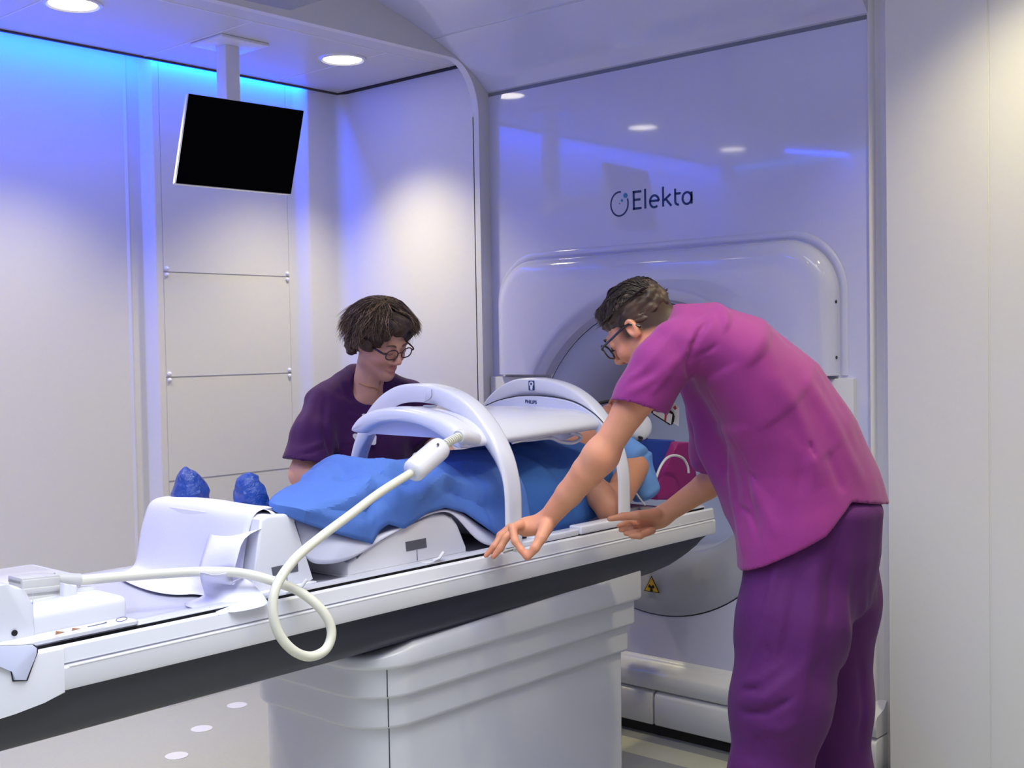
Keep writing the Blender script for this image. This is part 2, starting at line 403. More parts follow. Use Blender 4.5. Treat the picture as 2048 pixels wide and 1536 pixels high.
for off, x in prof:
    c, inn = hood(off, x, .68); rr.append([(x, a, b_) for a, b_ in c])
c, inn = hood(.10, 0, .68)
rr.append([(XG-.067, a, b_) for a, b_ in inn])
c, inn = hood(.10, 0, .645); rr.append([(XG-.058, a, b_) for a, b_ in inn])
c, inn = hood(.10, 0, .618); rr.append([(XG-.034, a, b_) for a, b_ in inn])
c, inn = hood(.10, 0, .606); rr.append([(XG+.0, a, b_) for a, b_ in inn])
V = [p for r_ in rr for p in r_]; n = len(rr[0]); F = []
for i in range(len(rr)-1):
    for k in range(n-1): F.append((i*n+k, i*n+k+1, (i+1)*n+k+1, (i+1)*n+k))
gp(pyobj('hood', V, F, MGLOSS, angle=28))
# groove round the hood
gv = []
c0, _ = hood(-.035, 0, .6); c1, _ = hood(-.004, 0, .6)
for off, dx in ((-.034, -.0005), (-.03, -.004), (-.022, -.006), (-.014, -.005), (-.006, -.001)):
    c, _ = hood(off, 0, .68); gv.append([(XG+dx, a, b_) for a, b_ in c])
V = [p for r_ in gv for p in r_]; n = len(gv[0]); F = []
for i in range(len(gv)-1):
    for k in range(n-1): F.append((i*n+k, i*n+k+1, (i+1)*n+k+1, (i+1)*n+k))
gp(pyobj('hood_rim', V, F, MGLOSS, angle=60))
# side blocks under the hood
for y0, y1 in ((3.095, 3.487), (1.80, 2.145)):
    ycl = min(y1, YF-.002)
    z1 = 1.368
    outl = []
    if y1 > 3:
        outl = [(ycl, .25), (ycl, z1)]
        a1 = math.asin((z1-GC[1])/.61)
        for k in range(13): a = a1+(0-a1)*k/12; outl.append((GC[0]+.61*math.cos(a), GC[1]+.61*math.sin(a)))
        outl += [(GC[0]+.61, .25)]
    else:
        a1 = math.asin((z1-GC[1])/.61)
        outl = [(GC[0]-.61, .25)]
        for k in range(13): a = PI+(-a1)*k/12; outl.append((GC[0]+.61*math.cos(a), GC[1]+.61*math.sin(a)))
        outl += [(y0, z1), (y0, .25)]
    gp(prism('side_block', outl, 'x', XG-.022, XG+.02, MGANT, bev=.004, seg=2))
# stand skirt: ledge and two lower covers over a dark plinth
lp = [(XG+.05, .285), (XG-.002, .283), (XG-.012, .272), (XG-.02, .262), (XG-.075, .247), (XG-.083, .236), (XG-.083, .185), (XG-.075, .178), (XG+.05, .178)]
gp(prism('skirt_ledge', [(a, b_) for a, b_ in lp], 'y', 1.70, YF-.003, MGANT, angle=50))
for y0, y1 in ((1.70, 2.586), (2.596, YF-.003)):
    lp2 = [(XG+.04, .172), (XG-.068, .172), (XG-.082, .165), (XG-.088, .155), (XG-.088, .05), (XG-.082, .045), (XG+.04, .045)]
    o = gp(prism('lower_cover', lp2, 'y', y0, y1, MGANT, bev=.004, seg=2, angle=50)); o['label'] = 'white lower cover'
gp(box('plinth', XG-.055, XG+.04, 1.68, YF-.003, 0, .05, MBLACK))
# push button and hood screws
def ball(name, c, r, m, parent, sc=(1, 1, 1), seg=20):
    bm = bmesh.new(); bmesh.ops.create_uvsphere(bm, u_segments=seg, v_segments=seg//2, radius=r, matrix=Matrix.Translation(c)@Matrix.Diagonal((*sc, 1)))
    return bmobj(name, bm, m, parent, angle=180)
MRED = mat('red_button', (150, 26, 30), .3, coat=.5)
bt = gp(disc('stop_button', (XG-.026, 3.395, 1.305), (-1, 0, 0), .019, .012, MWP, bev=.003)); bt['label'] = 'red stop button in a white ring'
q = ball('button_cap', (XG-.033, 3.395, 1.305), .0115, MRED, bt, (.6, 1, 1))
for z in (1.44, 1.63):
    o = gp(ball('screw', (XG-.02, 1.861, z), .006, MSEAM, None, (1, .5, 1), 10))
# logo: ring with three dots, then the name
MLOGO = mat('logo_navy', (16, 48, 104), .4); MLOGT = mat('logo_teal', (40, 128, 176), .4)
lc = at(1239, 408, X=XG); cy, cz = lc.y, lc.z
R0, R1 = .0445, .0385
a0, a1 = math.radians(72), math.radians(380)
V = []; F = []; n = 60; gap0, gap1 = 78, 22   # opening at the upper right as seen (towards -Y)
for k in range(n+1):
    a = math.radians(gap0+(360-gap0+gap1)*k/n)
    # seen from the front +Y is to the left, so mirror the angle
    for r_, x in ((R0, XG-.0012), (R1, XG-.0012)): V.append((x, cy-r_*1.0*math.cos(a), cz+r_*1.12*math.sin(a)))
    for r_, x in ((R0, XG), (R1, XG)): V.append((x, cy-r_*1.0*math.cos(a), cz+r_*1.12*math.sin(a)))
for k in range(n):
    i = 4*k
    F += [(i, i+1, i+5, i+4), (i, i+4, i+6, i+2), (i+1, i+3, i+7, i+5)]
gp(pyobj('logo_ring', V, F, MLOGO, smooth=False))
for (u, v, r_) in ((1251, 391, .0095), (1244, 401, .0050), (1239.5, 407, .0022)):
    p = at(u, v, X=XG); gp(disc('logo_dot', (XG-.001, p.y, p.z), (1, 0, 0), r_, .002, MLOGT, seg=24))
bx = Matrix(((0, 0, -1, XG), (-1, 0, 0, 0), (0, 1, 0, 0), (0, 0, 0, 1)))
pE = at(1266, 420, X=XG)
q = Matrix.Translation((0, pE.y, pE.z-.001))@bx
# strokes of the name, drawn as monoline letters with round-free ends
def strokes(name, polys, h, wd, org, m, parent, x=XG-.001):
    bm = bmesh.new()
    for P in polys:
        P = [Vector(p)*h for p in P]; L_ = []; R_ = []
        closed = (P[0]-P[-1]).length < 1e-6
        if closed: P = P[:-1]
        N = len(P)
        for i in range(N):
            d = (P[(i+1) % N]-P[i-1]) if closed else (P[min(i+1, N-1)]-P[max(i-1, 0)])
            d.normalize(); nn = Vector((-d.y, d.x))*wd/2
            if not closed and 0 < i < N-1:
                d1 = (P[i]-P[i-1]).normalized(); c_ = max(.5, abs(d1.dot(d))); nn /= c_
            L_.append(P[i]+nn); R_.append(P[i]-nn)
        def mk(p, xx): return bm.verts.new((xx, org[0]-p.x, org[1]+p.y))
        A = [mk(p, x) for p in L_]; B = [mk(p, x) for p in R_]; C_ = [mk(p, x+.0012) for p in L_]; D_ = [mk(p, x+.0012) for p in R_]
        for i in range(N if closed else N-1):
            j = (i+1) % N
            bm.faces.new((A[i], A[j], B[j], B[i])); bm.faces.new((A[i], C_[i], C_[j], A[j])); bm.faces.new((B[i], B[j], D_[j], D_[i]))
    return bmobj(name, bm, m, parent, smooth=False)
def arc(cx, cy_, r, a, b_, n=20, ry=None):
    ry = ry or r
    return [(cx+r*math.cos(math.radians(a+(b_-a)*k/n)), cy_+ry*math.sin(math.radians(a+(b_-a)*k/n))) for k in range(n+1)]
E_ = [[(0.06, 0), (0.06, 1)], [(.0, .94), (.56, .94)], [(0.06, .52), (.5, .52)], [(0, .06), (.56, .06)]]
l_ = [[(.80, 0), (.80, 1.04)]]
e_ = [[(1.10, .36), (1.66, .36)]+arc(1.38, .33, .28, 5, 310, 26, .31)]
k_ = [[(1.93, 0), (1.93, 1.04)], [(2.40, .62), (1.98, .32)], [(2.10, .38), (2.44, 0)]]
t_ = [[(2.68, .86), (2.68, .22)]+arc(2.86, .21, .18, 185, 285, 10), [(2.68, .60), (3.02, .60)]]
a_ = [arc(3.40, .31, .27, 0, 360, 28, .30), [(3.68, .62), (3.68, 0)]]
for nm, ps in (('letter', E_), ('letter', l_), ('letter', e_), ('letter', k_), ('letter', t_), ('letter', a_)):
    gp(strokes(nm, ps, .0730, .0088, (pE.y, pE.z), MLOGO, None))
# warning triangle below the couch end
MYEL = mat('warning_yellow', (224, 176, 40), .45)
wc = (2.648, .556)
def tri(r, x, name, m):
    P = [(wc[0]+r*math.sin(a), wc[1]+r*math.cos(a)) for a in (0, 2*PI/3, 4*PI/3)]
    return gp(prism(name, P, 'x', x, x+.0015, m))
sg = tri(.042, XG-.0055, 'warning_sign', MBLACK); sg['label'] = 'yellow radiation warning triangle'
tri(.036, XG-.0062, 'warning_sign_face', MYEL)
bm = bmesh.new()
for k in range(3):
    a = PI/2+k*2*PI/3; vv = [bm.verts.new((XG-.0070, wc[0]+.004*math.cos(a+s), wc[1]-.004+.004*math.sin(a+s))) for s in (-.5, .5)]
    vv += [bm.verts.new((XG-.0070, wc[0]+.015*math.cos(a+s+PI), wc[1]-.004+.015*math.sin(a+s+PI))) for s in (.5, 0, -.5)]
    bm.faces.new([vv[0], vv[1], vv[4], vv[3], vv[2]][::1])
gp(bmobj('warning_trefoil', bm, MBLACK, smooth=False))
gp(disc('warning_dot', (XG-.0068, wc[0], wc[1]-.004), (1, 0, 0), .003, .001, MBLACK, seg=12))

#@@MONITOR
MO = empty('monitor', at(455, 88, Z=ZC))
tag(MO, 'black screen in a white frame hanging from the ceiling on a square pole', 'monitor')
def mp(o): o.parent = MO; o.matrix_parent_inverse = Matrix.Translation(-MO.location); return o
tl, tr, br, bl = (at(376, 186, D=4.16), at(609, 221, D=4.46), at(583, 389, D=4.40), at(350, 367, D=4.10))
cc = (tl+tr+br+bl)/4
ux = ((tr-tl)+(br-bl)).normalized(); uz = ((tl-bl)+(tr-br)); uz = (uz-ux*uz.dot(ux)).normalized(); un = ux.cross(uz)
if un.dot(Vector(EYE)-cc) < 0: un = -un
def quad(name, corners, t0, t1, m, bev=.003):
    bm = bmesh.new(); f = [bm.verts.new(p+un*t0) for p in corners]; g = [bm.verts.new(p+un*t1) for p in corners]
    bm.faces.new(f); bm.faces.new(g[::-1])
    for i in range(4): bm.faces.new((f[i], g[i], g[(i+1) % 4], f[(i+1) % 4]))
    if bev: bmesh.ops.bevel(bm, geom=bm.edges[:], offset=bev, segments=2, affect='EDGES')
    return mp(bmobj(name, bm, m))
def ins(a): return [p+(cc-p)*a for p in (tl, tr, br, bl)]
quad('housing', (tl, tr, br, bl), 0, -.022, MWP)
quad('screen', ins(.014), .0008, -.004, mat('screen_black', (6, 6, 8), .9, spec=.05), 0)
quad('back_box', ins(.35), -.022, -.09, MWP)
pt = at(455, 88, Z=ZC)
hb = cc-un*.085
mp(box('ceiling_plate', pt.x-.11, pt.x+.11, pt.y-.12, pt.y+.09, ZC-.012, ZC-.0005, MWP, bev=.002))
px_, py_ = hb.x, hb.y
pc = at(452, 140, D=math.hypot(0, 1)*4.45)
mp(box('pole', pt.x-.033, pt.x+.033, pt.y-.033, pt.y+.033, hb.z-.05, ZC-.01, MWP, bev=.004))
bm = bmesh.new(); sweep(bm, [Vector((pt.x, pt.y, hb.z)), hb+un*.01], .03, 12); mp(bmobj('bracket', bm, MWP))
# small grey fixture under the high ceiling at the top edge
fx = prism('ceiling_fixture', [(at(u, v, Y=3.15).x, at(u, v, Y=3.15).z) for u, v in ((440, -22), (540, 2), (598, 15), (603, 13), (597, -14), (470, -40))], 'y', 3.0, 3.2, mat('fixture_grey', (150, 152, 162), .5), bev=.003)
bm = bmesh.new(); bm.from_mesh(fx.data); xa = at(540, 0, Y=3.2).x; addbox(bm, xa-.02, xa+.02, 3.08, 3.12, at(540, -10, Y=3.15).z, 2.962); bm.to_mesh(fx.data); bm.free()
tag(fx, 'grey angular fixture hanging below the middle ceiling at the top edge', 'ceiling fixture')

#@@COUCH
YN, YR = 2.27, 2.97           # couch near and far side
CX0, CX1 = .93, 3.64
C = empty('treatment_couch', (2.6, 2.62, 0))
tag(C, 'long white treatment couch with charcoal belly on a stepped white pedestal', 'treatment couch')
def cp(o): o.parent = C; o.matrix_parent_inverse = Matrix.Translation((-2.6, -2.62, 0)); return o
YM = (YN+YR)/2
# table top with raised rims
tp = [(YN+.030, .880), (YN+.030, .911), (YN+.034, .915), (YN+.066, .915), (YN+.074, .905), (YN+.085, .902), (YN+.16, .899), (YM, .898)]
tp = tp+[(2*YM-a, b_) for a, b_ in tp[::-1][1:]]
cp(prism('table_top', tp, 'x', CX0+.03, CX1-.02, MTOP, bev=.003, seg=2, angle=50))
cp(box('slot', CX0+.16, CX1-.03, YN+.0285, YN+.0315, .880, .9105, MBLACK))
# side rails: stepped profile, both sides
for s in (0, 1):
    rp = [(.009, .909), (.003, .908), (.0, .904), (-.003, .878), (-.004, .874), (.002, .871), (-.005, .867), (-.008, .864), (-.008, .826), (-.005, .819), (.0, .817), (.03, .817), (.03, .86), (.012, .885)]
    rp = [((YN+a) if not s else (YR-a), b_) for a, b_ in rp]
    o = cp(prism('side_rail', rp, 'x', CX0+.16, CX1-.012, MWP, angle=28, bev=.002, seg=1))
# deeper rounded end cap of the rail at the near left end, with notch plate
for s in (0, 1):
    ep = [(CX0-.03, .905), (CX0+.165, .905), (CX0+.165, .817), (CX0+.30, .8165), (CX0+.22, .802), (CX0+.12, .792), (CX0+.0, .79), (CX0-.03, .80)]
    ep = [(CX0-.03, .905), (CX0+.245, .905), (CX0+.245, .815), (CX0+.20, .805), (CX0+.14, .797), (CX0+.06, .792), (CX0-.02, .793), (CX0-.03, .80)]
    y0, y1 = (YN-.009, YN+.03) if not s else (YR-.03, YR+.009)
    cp(prism('rail_end_cap', ep, 'y', y0, y1, MWP, bev=.003, seg=2))
npl = [at(u, v, Y=YN-.012) for u, v in ((2, 1292), (65, 1290), (73, 1296), (73, 1306), (68, 1318), (52, 1360), (28, 1360), (24, 1341), (-20, 1328), (-20, 1292))]
cp(prism('notch_plate', [(p.x, p.z) for p in npl], 'y', YN-.015, YN-.005, MCOILS, bev=.002, seg=2))
cp(prism('notch_gap', [(p.x+(.004 if i < 6 else -.002), p.z-(.003 if p.z < .88 else -.0)) for i, p in enumerate(npl)], 'y', YN-.0105, YN-.009, MSEAM))
# rail highlight lip
cp(rod('rail_lip', [(CX0+.255, YN-.006, .866), (CX1-.03, YN-.006, .866)], .0032, MWP, seg=8))
# charcoal belly, rounded in section, tapering up to the machine end
def belly_sec(x, s, y_in=.0):
    pts = []
    for (dy, z) in ((.012, .822), (.014, .80), (.018, .77), (.03, .738), (.055, .712), (.10, .695), (.18, .689)):
        pts.append((dy, z))
    L_ = [(x, YN+dy+y_in, .822-(.822-z)*s) for dy, z in pts]
    return L_+[(x, YR-dy-y_in, .822-(.822-z)*s) for dy, z in pts[::-1]]
secs = []
for x, s in ((CX0-.02, .05), (CX0-.015, .5), (CX0+.0, .72), (CX0+.03, .88), (CX0+.07, .97), (CX0+.13, 1), (2.0, 1), (3.05, 1), (3.2, .985), (3.32, .94), (3.43, .84), (3.50, .70), (3.56, .48), (3.60, .24), (3.625, .03)):
    secs.append(belly_sec(x, s))
cp(loft('belly', secs, MBELLY, angle=60))
cp(box('underframe', CX0+.02, CX1-.03, YN+.03, YR-.03, .82, .885, MWP))
# machine-end bracket block on the couch rim and rim inlay
cp(box('end_block', 3.56, 3.625, YN+.04, YN+.085, .90, .968, MWP, bev=.012))
# pedestal: four telescopic sleeves and a floor plate
def ped_ring(inset, z, x0=2.03, x1=3.232, y0=2.298, y1=2.96, r=.14):
    pts = []
    x0 += inset; x1 -= inset; y0 += inset; y1 -= inset
    for (cx, cy_, rr_, a) in ((x0+r, y0+r, r, PI), (x1-.02, y0+.02, .02, 1.5*PI), (x1-.05, y1-.05, .05, 0), (x0+r, y1-r, r, .5*PI)):
        for k in range(11):
            t = a+k/10*PI/2; pts.append((cx+rr_*math.cos(t), cy_+rr_*math.sin(t), z))
    return pts
PD = cp(loft('pedestal', [ped_ring(.052, .0), ped_ring(.052, .02), ped_ring(.050, .48)], MGANT, angle=50)); PD['label'] = 'stepped white couch pedestal'
def sleeve(name, inset, z0, z1):
    rg = [ped_ring(inset+.018, z0-.0), ped_ring(inset+.006, z0-.001), ped_ring(inset+.001, z0+.004), ped_ring(inset, z0+.010), ped_ring(inset, z1), ped_ring(inset+.03, z1+.001)]
    o = loft(name, rg, MGANT, PD, angle=60); return o
sleeve('sleeve', .034, .478, .60); sleeve('sleeve', .017, .566, .68)
# top sleeve: high part under the belly, dropping at the foot end
def top_ring(inset, zz):
    out = []
    for p in ped_ring(inset, 0):
        x = p[0]; t = min(1, max(0, (x-2.03)/.42)); s = t*t*(3-2*t)
        out.append((p[0], p[1], zz(s)))
    return out
rg = [top_ring(.018, lambda s: .650), top_ring(.006, lambda s: .649), top_ring(.001, lambda s: .654), top_ring(0, lambda s: .66), top_ring(0, lambda s: .675+.07*s), top_ring(.004, lambda s: .683+.072*s), top_ring(.012, lambda s: .686+.072*s), top_ring(.05, lambda s: .686+.068*s)]
loft('sleeve', rg, MGANT, PD, angle=60)
# vertical joints at the foot end of each sleeve
for ins_, z0, z1, xx in ((.050, .02, .476, .0), (.034, .484, .566, .0), (.017, .572, .648, 0)):
    aa = math.radians(238); cx_, cy_ = 2.03+ins_+.14, 2.298+ins_+.14
    rod('joint', [(cx_+.1402*math.cos(aa), cy_+.1402*math.sin(aa), z) for z in (z0, z1)], .0014, MSEAM, PD, seg=6)
for o in PD.children: o.matrix_parent_inverse = Matrix.Identity(4)

#@@ITEMS
# ================================================================ things on the couch
def px(l, Y=None, D=None): return [at(u, v, Y=Y, D=D) for u, v in l]
# --- connector box at the near left end
B = empty('connector_box', (1.1, 2.6, .905)); tag(B, 'white plastic coil connector box with rounded dome at the left end of the couch', 'connector box')
def bp(o): o.parent = B; o.matrix_parent_inverse = Matrix.Translation((-1.1, -2.6, -.905)); return o
xr = at(279, 1250, Y=2.295).x; xb = at(254, 1200, Y=2.345).x; zb = at(254, 1186, Y=2.36).z; zf = at(272, 1238, Y=2.30).z
bp(box('base_flange', .80, xr, 2.293, 2.90, .912, zf, MWP, bev=.010))
bp(box('foot', .86, xr-.02, 2.31, 2.88, .9, .915, MCOILS))
bm = addbox(bmesh.new(), .80, xb, 2.338, 2.86, zf-.01, zb, .016, 4)
bp(bmobj('body', bm, MWP))
xd = at(64, 1230, Y=2.34).x; zd = at(20, 1152, Y=2.42).z
dp = [(.78, zf-.005), (xd+.004, zf-.005), (xd+.002, zb+.02)]
for k in range(10): a = k/9*PI/2; dp.append((xd-.06+.06*math.cos(a), zd-.06+.06*math.sin(a)))
dp += [(.78, zd)]
bp(prism('dome', dp, 'y', 2.334, 2.50, MWP, bev=.006, seg=3))
p = at(80, 1150, Y=2.72); bp(box('rear_housing', .80, p.x+.05, 2.62, 2.86, zb-.01, p.z+.005, MWP, bev=.014))
# ridged plug
a = at(30, 1180, Y=2.50); b_ = at(108, 1172, Y=2.50); ang = math.atan2(b_.z-a.z, b_.x-a.x)
bm = bmesh.new(); L0 = (b_-a).length
for y0, y1, z0, z1 in ((-.032, .032, -.022, .024), (-.036, .036, -.030, -.012), (-.036, .036, -.006, .006), (-.028, .036, .012, .028)):
    addbox(bm, 0, L0-(.0 if z0 > -.02 else .002), y0, y1, z0, z1, .003, 2)
bmesh.ops.transform(bm, matrix=Matrix.Translation(a)@Matrix.Rotation(-ang, 4, 'Y'), verts=bm.verts)
MPLUG = mat('warm_grey_plastic', (198, 198, 196), .45)
PLUG = bmobj('plug', bm, MPLUG)
p = at(142, 1186, Y=2.44); bp(prism('lever', [(p.x-.02, zb-.005), (p.x+.012, zb-.005), (p.x+.012, zb+.02), (p.x-.004, zb+.024), (p.x-.018, zb+.03)], 'y', 2.435, 2.455, MWP, bev=.003))
bp(disc('dial', (p.x+.05, 2.47, zb+.001), (0, 0, 1), .022, .006, MWP, bev=.002))
p = at(29, 1266, Y=2.333); bp(disc('hole', p, (0, 1, 0), .006, .003, MBLACK))
MTAN = mat('tan_print', (196, 140, 110), .5); MINK = mat('ink_blue', (60, 66, 130), .5); MPALE = mat('pale_print', (150, 154, 170), .5)
def flat(name, pts, y, m, par=None): 
    q = [(p.x, p.z) for p in px(pts, Y=y)]
    return prism(name, q, 'y', y-.0004, y+.001, m)
for pts in (((111, 1270), (131, 1264), (112, 1262)), ((144, 1262), (162, 1257), (145, 1256))): bp(flat('warning_mark', pts, 2.2925, MTAN))
bp(flat('arrow_mark', ((175, 1253), (206, 1246), (213, 1243), (214, 1246), (207, 1248), (176, 1254.5)), 2.2925, MPALE))
q = [at(243+11*math.cos(t), 1239.5-1-4.0*math.sin(t)-.17*11*math.cos(t), Y=2.2925) for t in [2*PI*k/24 for k in range(24)]]
bp(rod('oval_mark', [v+Vector((0, -.0004, 0)) for v in q], .0007, MINK, seg=6, closed=True))

# --- cable with plug, inline trap and spring sleeve
K = empty('coil_cable', at(480, 1150, Y=2.30)); tag(K, 'thick cream cable looping from the connector box over the couch edge up to the coil', 'cable')
def kp(o): o.parent = K; o.matrix_parent_inverse = Matrix.Translation(-K.location); return o
MCAB = mat('cream_cable', (222, 221, 206), .38, coat=.15)
kp(PLUG)
cpts = [(108, 1160, 2.50), (160, 1160, 2.49), (250, 1153, 2.46), (330, 1147, 2.42), (410, 1143, 2.38), (480, 1146, 2.335), (540, 1160, 2.285), (600, 1184, 2.24), (645, 1222, 2.205), (663, 1262, 2.19), (652, 1298, 2.185), (620, 1313, 2.18), (585, 1300, 2.18), (556, 1264, 2.19), (545, 1215, 2.20), (555, 1168, 2.21), (590, 1118, 2.225), (640, 1075, 2.245), (700, 1030, 2.265), (760, 985, 2.285), (825, 944, 2.30)]
CP_ = [at(u, v, Y=y) for u, v, y in cpts]
kp(rod('cord', spline(CP_, 8), .0115, MCAB, seg=14, angle=180))
kp(rod('plug_sleeve', [CP_[0], CP_[0].lerp(CP_[1], .5), CP_[1]], [.0165, .0155, .0145], MPLUG, seg=16))
e0, e1 = at(822, 946, Y=2.30), at(884, 893, Y=2.315)
ax = (e1-e0).normalized(); Lq = (e1-e0).length
rad = [.004, .020, .028, .0315, .033, .033, .0325, .030, .022, .006]; tt = [0, .0, .03, .07, .14, .8, .9, .96, 1.0, 1.0]
kp(rod('inline_trap', [e0+ax*Lq*t for t in tt], rad, MWP, seg=28, angle=60))
kp(disc('screw_recess', at(876, 889, Y=2.285), (0, 1, -.3), .004, .002, MWIN))
s0, s1 = at(888, 889, Y=2.318), at(920, 872, Y=2.335)
kp(rod('spring_core', [s0, s1], .0085, MPLUG))
hel = []
for k in range(0, 12*9+1): 
    t = k/(12*9); a = 2*PI*k/12; e = (s1-s0).normalized(); uu = e.cross(Vector((0, 0, 1))).normalized(); vv = e.cross(uu)
    hel.append(s0.lerp(s1, t)+uu*.0105*math.cos(a)+vv*.0105*math.sin(a))
kp(rod('spring_sleeve', hel, .0028, MCAB, seg=6, angle=180))
s2 = at(950, 878, Y=2.36)
kp(rod('collar', [s1-(s1-s0)*.1, s1, s2], [.018, .020, .021], MWP, seg=20))

# --- body coil carried by two hoops
H = empty('body_coil_bridge', (2.8, 2.625, .91)); tag(H, 'white imaging coil on two arched hoops spanning the patient', 'imaging coil')
def hp(o): o.parent = H; o.matrix_parent_inverse = Matrix.Translation((-2.8, -2.625, -.91)); return o
HO = [(-.362, .918), (-.363, 1.0), (-.362, 1.07), (-.352, 1.13), (-.33, 1.19), (-.288, 1.255), (-.23, 1.312), (-.155, 1.356), (-.07, 1.380), (.02, 1.388), (.11, 1.380), (.185, 1.350), (.25, 1.300), (.30, 1.235), (.335, 1.165), (.352, 1.09), (.358, 1.0), (.358, .918)]
def hoop(name, x0, x1, dy=0., dz=0.):
    O = spline([(0, 2.625+y*.975, z) for y, z in HO], 5); n = len(O); rings = []
    for i, p in enumerate(O):
        t = (O[min(i+1, n-1)]-O[max(i-1, 0)]).normalized(); nn = Vector((0, -t.z, t.y))   # inward normal
        if (Vector((0, 2.625, 1.15))-p).dot(nn) < 0: nn = -nn
        zz = max(0, min(1, (p.z-1.08)/.25)); zz = zz*zz*(3-2*zz); wd = .020+.038*zz
        sh = Vector((0, dy, dz)); a = p+sh; 
        ring = []
        # outer edge (rounded), outer back, inner back, inner front, front face
        for (x, k) in ((x0+.012, .0), (x0+.004, .003), (x0, .009), (x0+.002, wd*.6), (x0+.008, wd-.003), (x0+.014, wd), (x1-.008, wd*.55), (x1-.002, wd*.5), (x1, .010), (x1-.005, .002), (x1-.012, .0)):
            q = a+nn*k; ring.append((x, q.y, q.z))
        rings.append(ring)
    return hp(loft(name, rings, MCOIL, angle=50))
hoop('hoop', 2.530, 2.600); hoop('hoop', 3.075, 3.135)
# arched pad between and in front of the hoops
TOPA = [(-.278, 1.222), (-.266, 1.245), (-.238, 1.270), (-.19, 1.293), (-.12, 1.309), (-.03, 1.319), (.05, 1.319), (.11, 1.311), (.155, 1.297), (.192, 1.272), (.204, 1.248)]
BOTA = [(.190, 1.236), (.155, 1.238), (.10, 1.262), (.03, 1.274), (-.06, 1.272), (-.13, 1.260), (-.19, 1.236), (-.23, 1.214), (-.265, 1.208)]
def padsec(x, grow, lift=0.):
    P = spline([(0, y, z) for y, z in TOPA+BOTA], 3, closed=True)
    out = []
    for q in P:
        # shrink towards the arch's mid line
        zm = 1.288-1.05*q.y*q.y; ym = q.y*.97
        out.append((x, 2.625+ym+(q.y-ym)*grow, zm+(q.z-zm)*grow+lift*(1-1.75*(q.y/.28)**2)))
    return out
secs = [padsec(2.428, .25), padsec(2.430, .6), padsec(2.436, .85), padsec(2.448, .97), padsec(2.465, 1.0), padsec(2.490, 1.0), padsec(2.498, .95), padsec(2.53, .93), padsec(2.62, .93, -.004), padsec(2.8, .93, -.012), padsec(3.0, .93, -.022), padsec(3.075, .93, -.026), padsec(3.085, .8, -.026)]
hp(loft('coil_pad', secs, MCOIL, angle=50))
# flat underside tray and far/near corner parts
hp(loft('pad_underside', [[(x, 2.625-.24, 1.214+d*.5), (x, 2.625-.15, 1.232-d*.3), (x, 2.625+.16, 1.234-d), (x, 2.625+.17, 1.246-d), (x, 2.625+.10, 1.268-d), (x, 2.625+.03, 1.280-d), (x, 2.625-.06, 1.278-d), (x, 2.625-.13, 1.266-d), (x, 2.625-.19, 1.242+d*.2)] for x, d in ((2.460, 0), (2.6, .002), (3.075, .028))], MCOILS))
hp(box('grip', 2.44, 2.475, 2.60, 2.64, 1.312, 1.321, MCOILS, bev=.004))
p = at(862, 813, X=2.527); hp(box('ridged_label', 2.519, 2.531, p.y-.018, p.y+.026, p.z-.003, p.z+.004, MPALE, bev=.001))
q = [at(u, v, X=2.528) for u, v in ((850, 779), (863, 779), (863, 792), (858, 799), (848, 804))]
hp(rod('clip_edge', spline(q[1:], 5), .0012, MPALE, seg=6))
hp(rod('clip_edge', [q[0], at(849, 800, X=2.529)], .0012, MCOIL, seg=6))
ap = [at(u, v, X=2.524) for u, v in ((866, 801), (900, 811), (935, 836), (962, 866), (975, 879))]
# second ridge between hoop and pad
hp(rod('pad_seam', spline([(2.494, 2.625+y*.985, z-.001) for y, z in TOPA], 5), .0016, MPALE, seg=6))
hp(rod('hinge', px([(738, 852), (742, 868)], Y=2.86), .010, MCOIL, seg=12))
# hoop 2 lower front band with the writing
bs = []
for t in spline([(0, y, z) for y, z in ((-.318, 1.195), (-.30, 1.23), (-.25, 1.272), (-.17, 1.308), (-.06, 1.324), (.06, 1.324), (.16, 1.308), (.23, 1.286))], 5):
    nn = Vector((0, -t.y, .15)).normalized()*-1
    bs.append([(3.070, 2.625+t.y, t.z), (3.066, 2.625+t.y, t.z-.002), (3.066, 2.625+t.y*.94, t.z-.034), (3.078, 2.625+t.y*.94, t.z-.036)])
hp(loft('lower_band', bs, MCOILS, closed=True, angle=50))
hp(rod('band_joint', spline([(3.0745, 2.625+y, z) for y, z in ((-.318, 1.197), (-.30, 1.233), (-.25, 1.275), (-.17, 1.311), (-.06, 1.327), (.06, 1.327), (.16, 1.311), (.23, 1.289))], 5), .0014, MSEAM, seg=6))
def facing(u, v, X): p = at(u, v, X=X); return Matrix.Translation((0, p.y, p.z))@Matrix(((0, 0, -1, X), (-1, 0, 0, 0), (0, 1, 0, 0), (0, 0, 0, 1)))
hp(text('lettering', 'PHILIPS', .0165, MLOGO, facing(1050, 806, 3.0655)@Matrix.Rotation(math.radians(-3), 4, 'Z'), None, shear=.0, offset=.0004))
# body position pictogram: dark rounded plate with a pale figure
c = at(1063, 771, X=3.0745); cy, cz = c.y, c.z
hp(prism('pictogram', [(cy+a, cz+b_) for a, b_ in rrect(-.0125, .0125, -.0165, .0165, .002, 3)], 'x', 3.0735, 3.0755, MLOGO))
fig = [(-.0045, -.0145), (.0045, -.0145), (.006, -.003), (.0095, .004), (.0085, .010), (.0045, .0135), (-.0045, .0135), (-.0085, .010), (-.0095, .004), (-.006, -.003)]
hp(prism('pictogram_figure', [(cy+a, cz+b_) for a, b_ in fig], 'x', 3.0728, 3.0736, MCOIL))
hp(disc('pictogram_head', (3.0725, cy, cz+.0055), (1, 0, 0), .0040, .0006, MLOGO, seg=16))
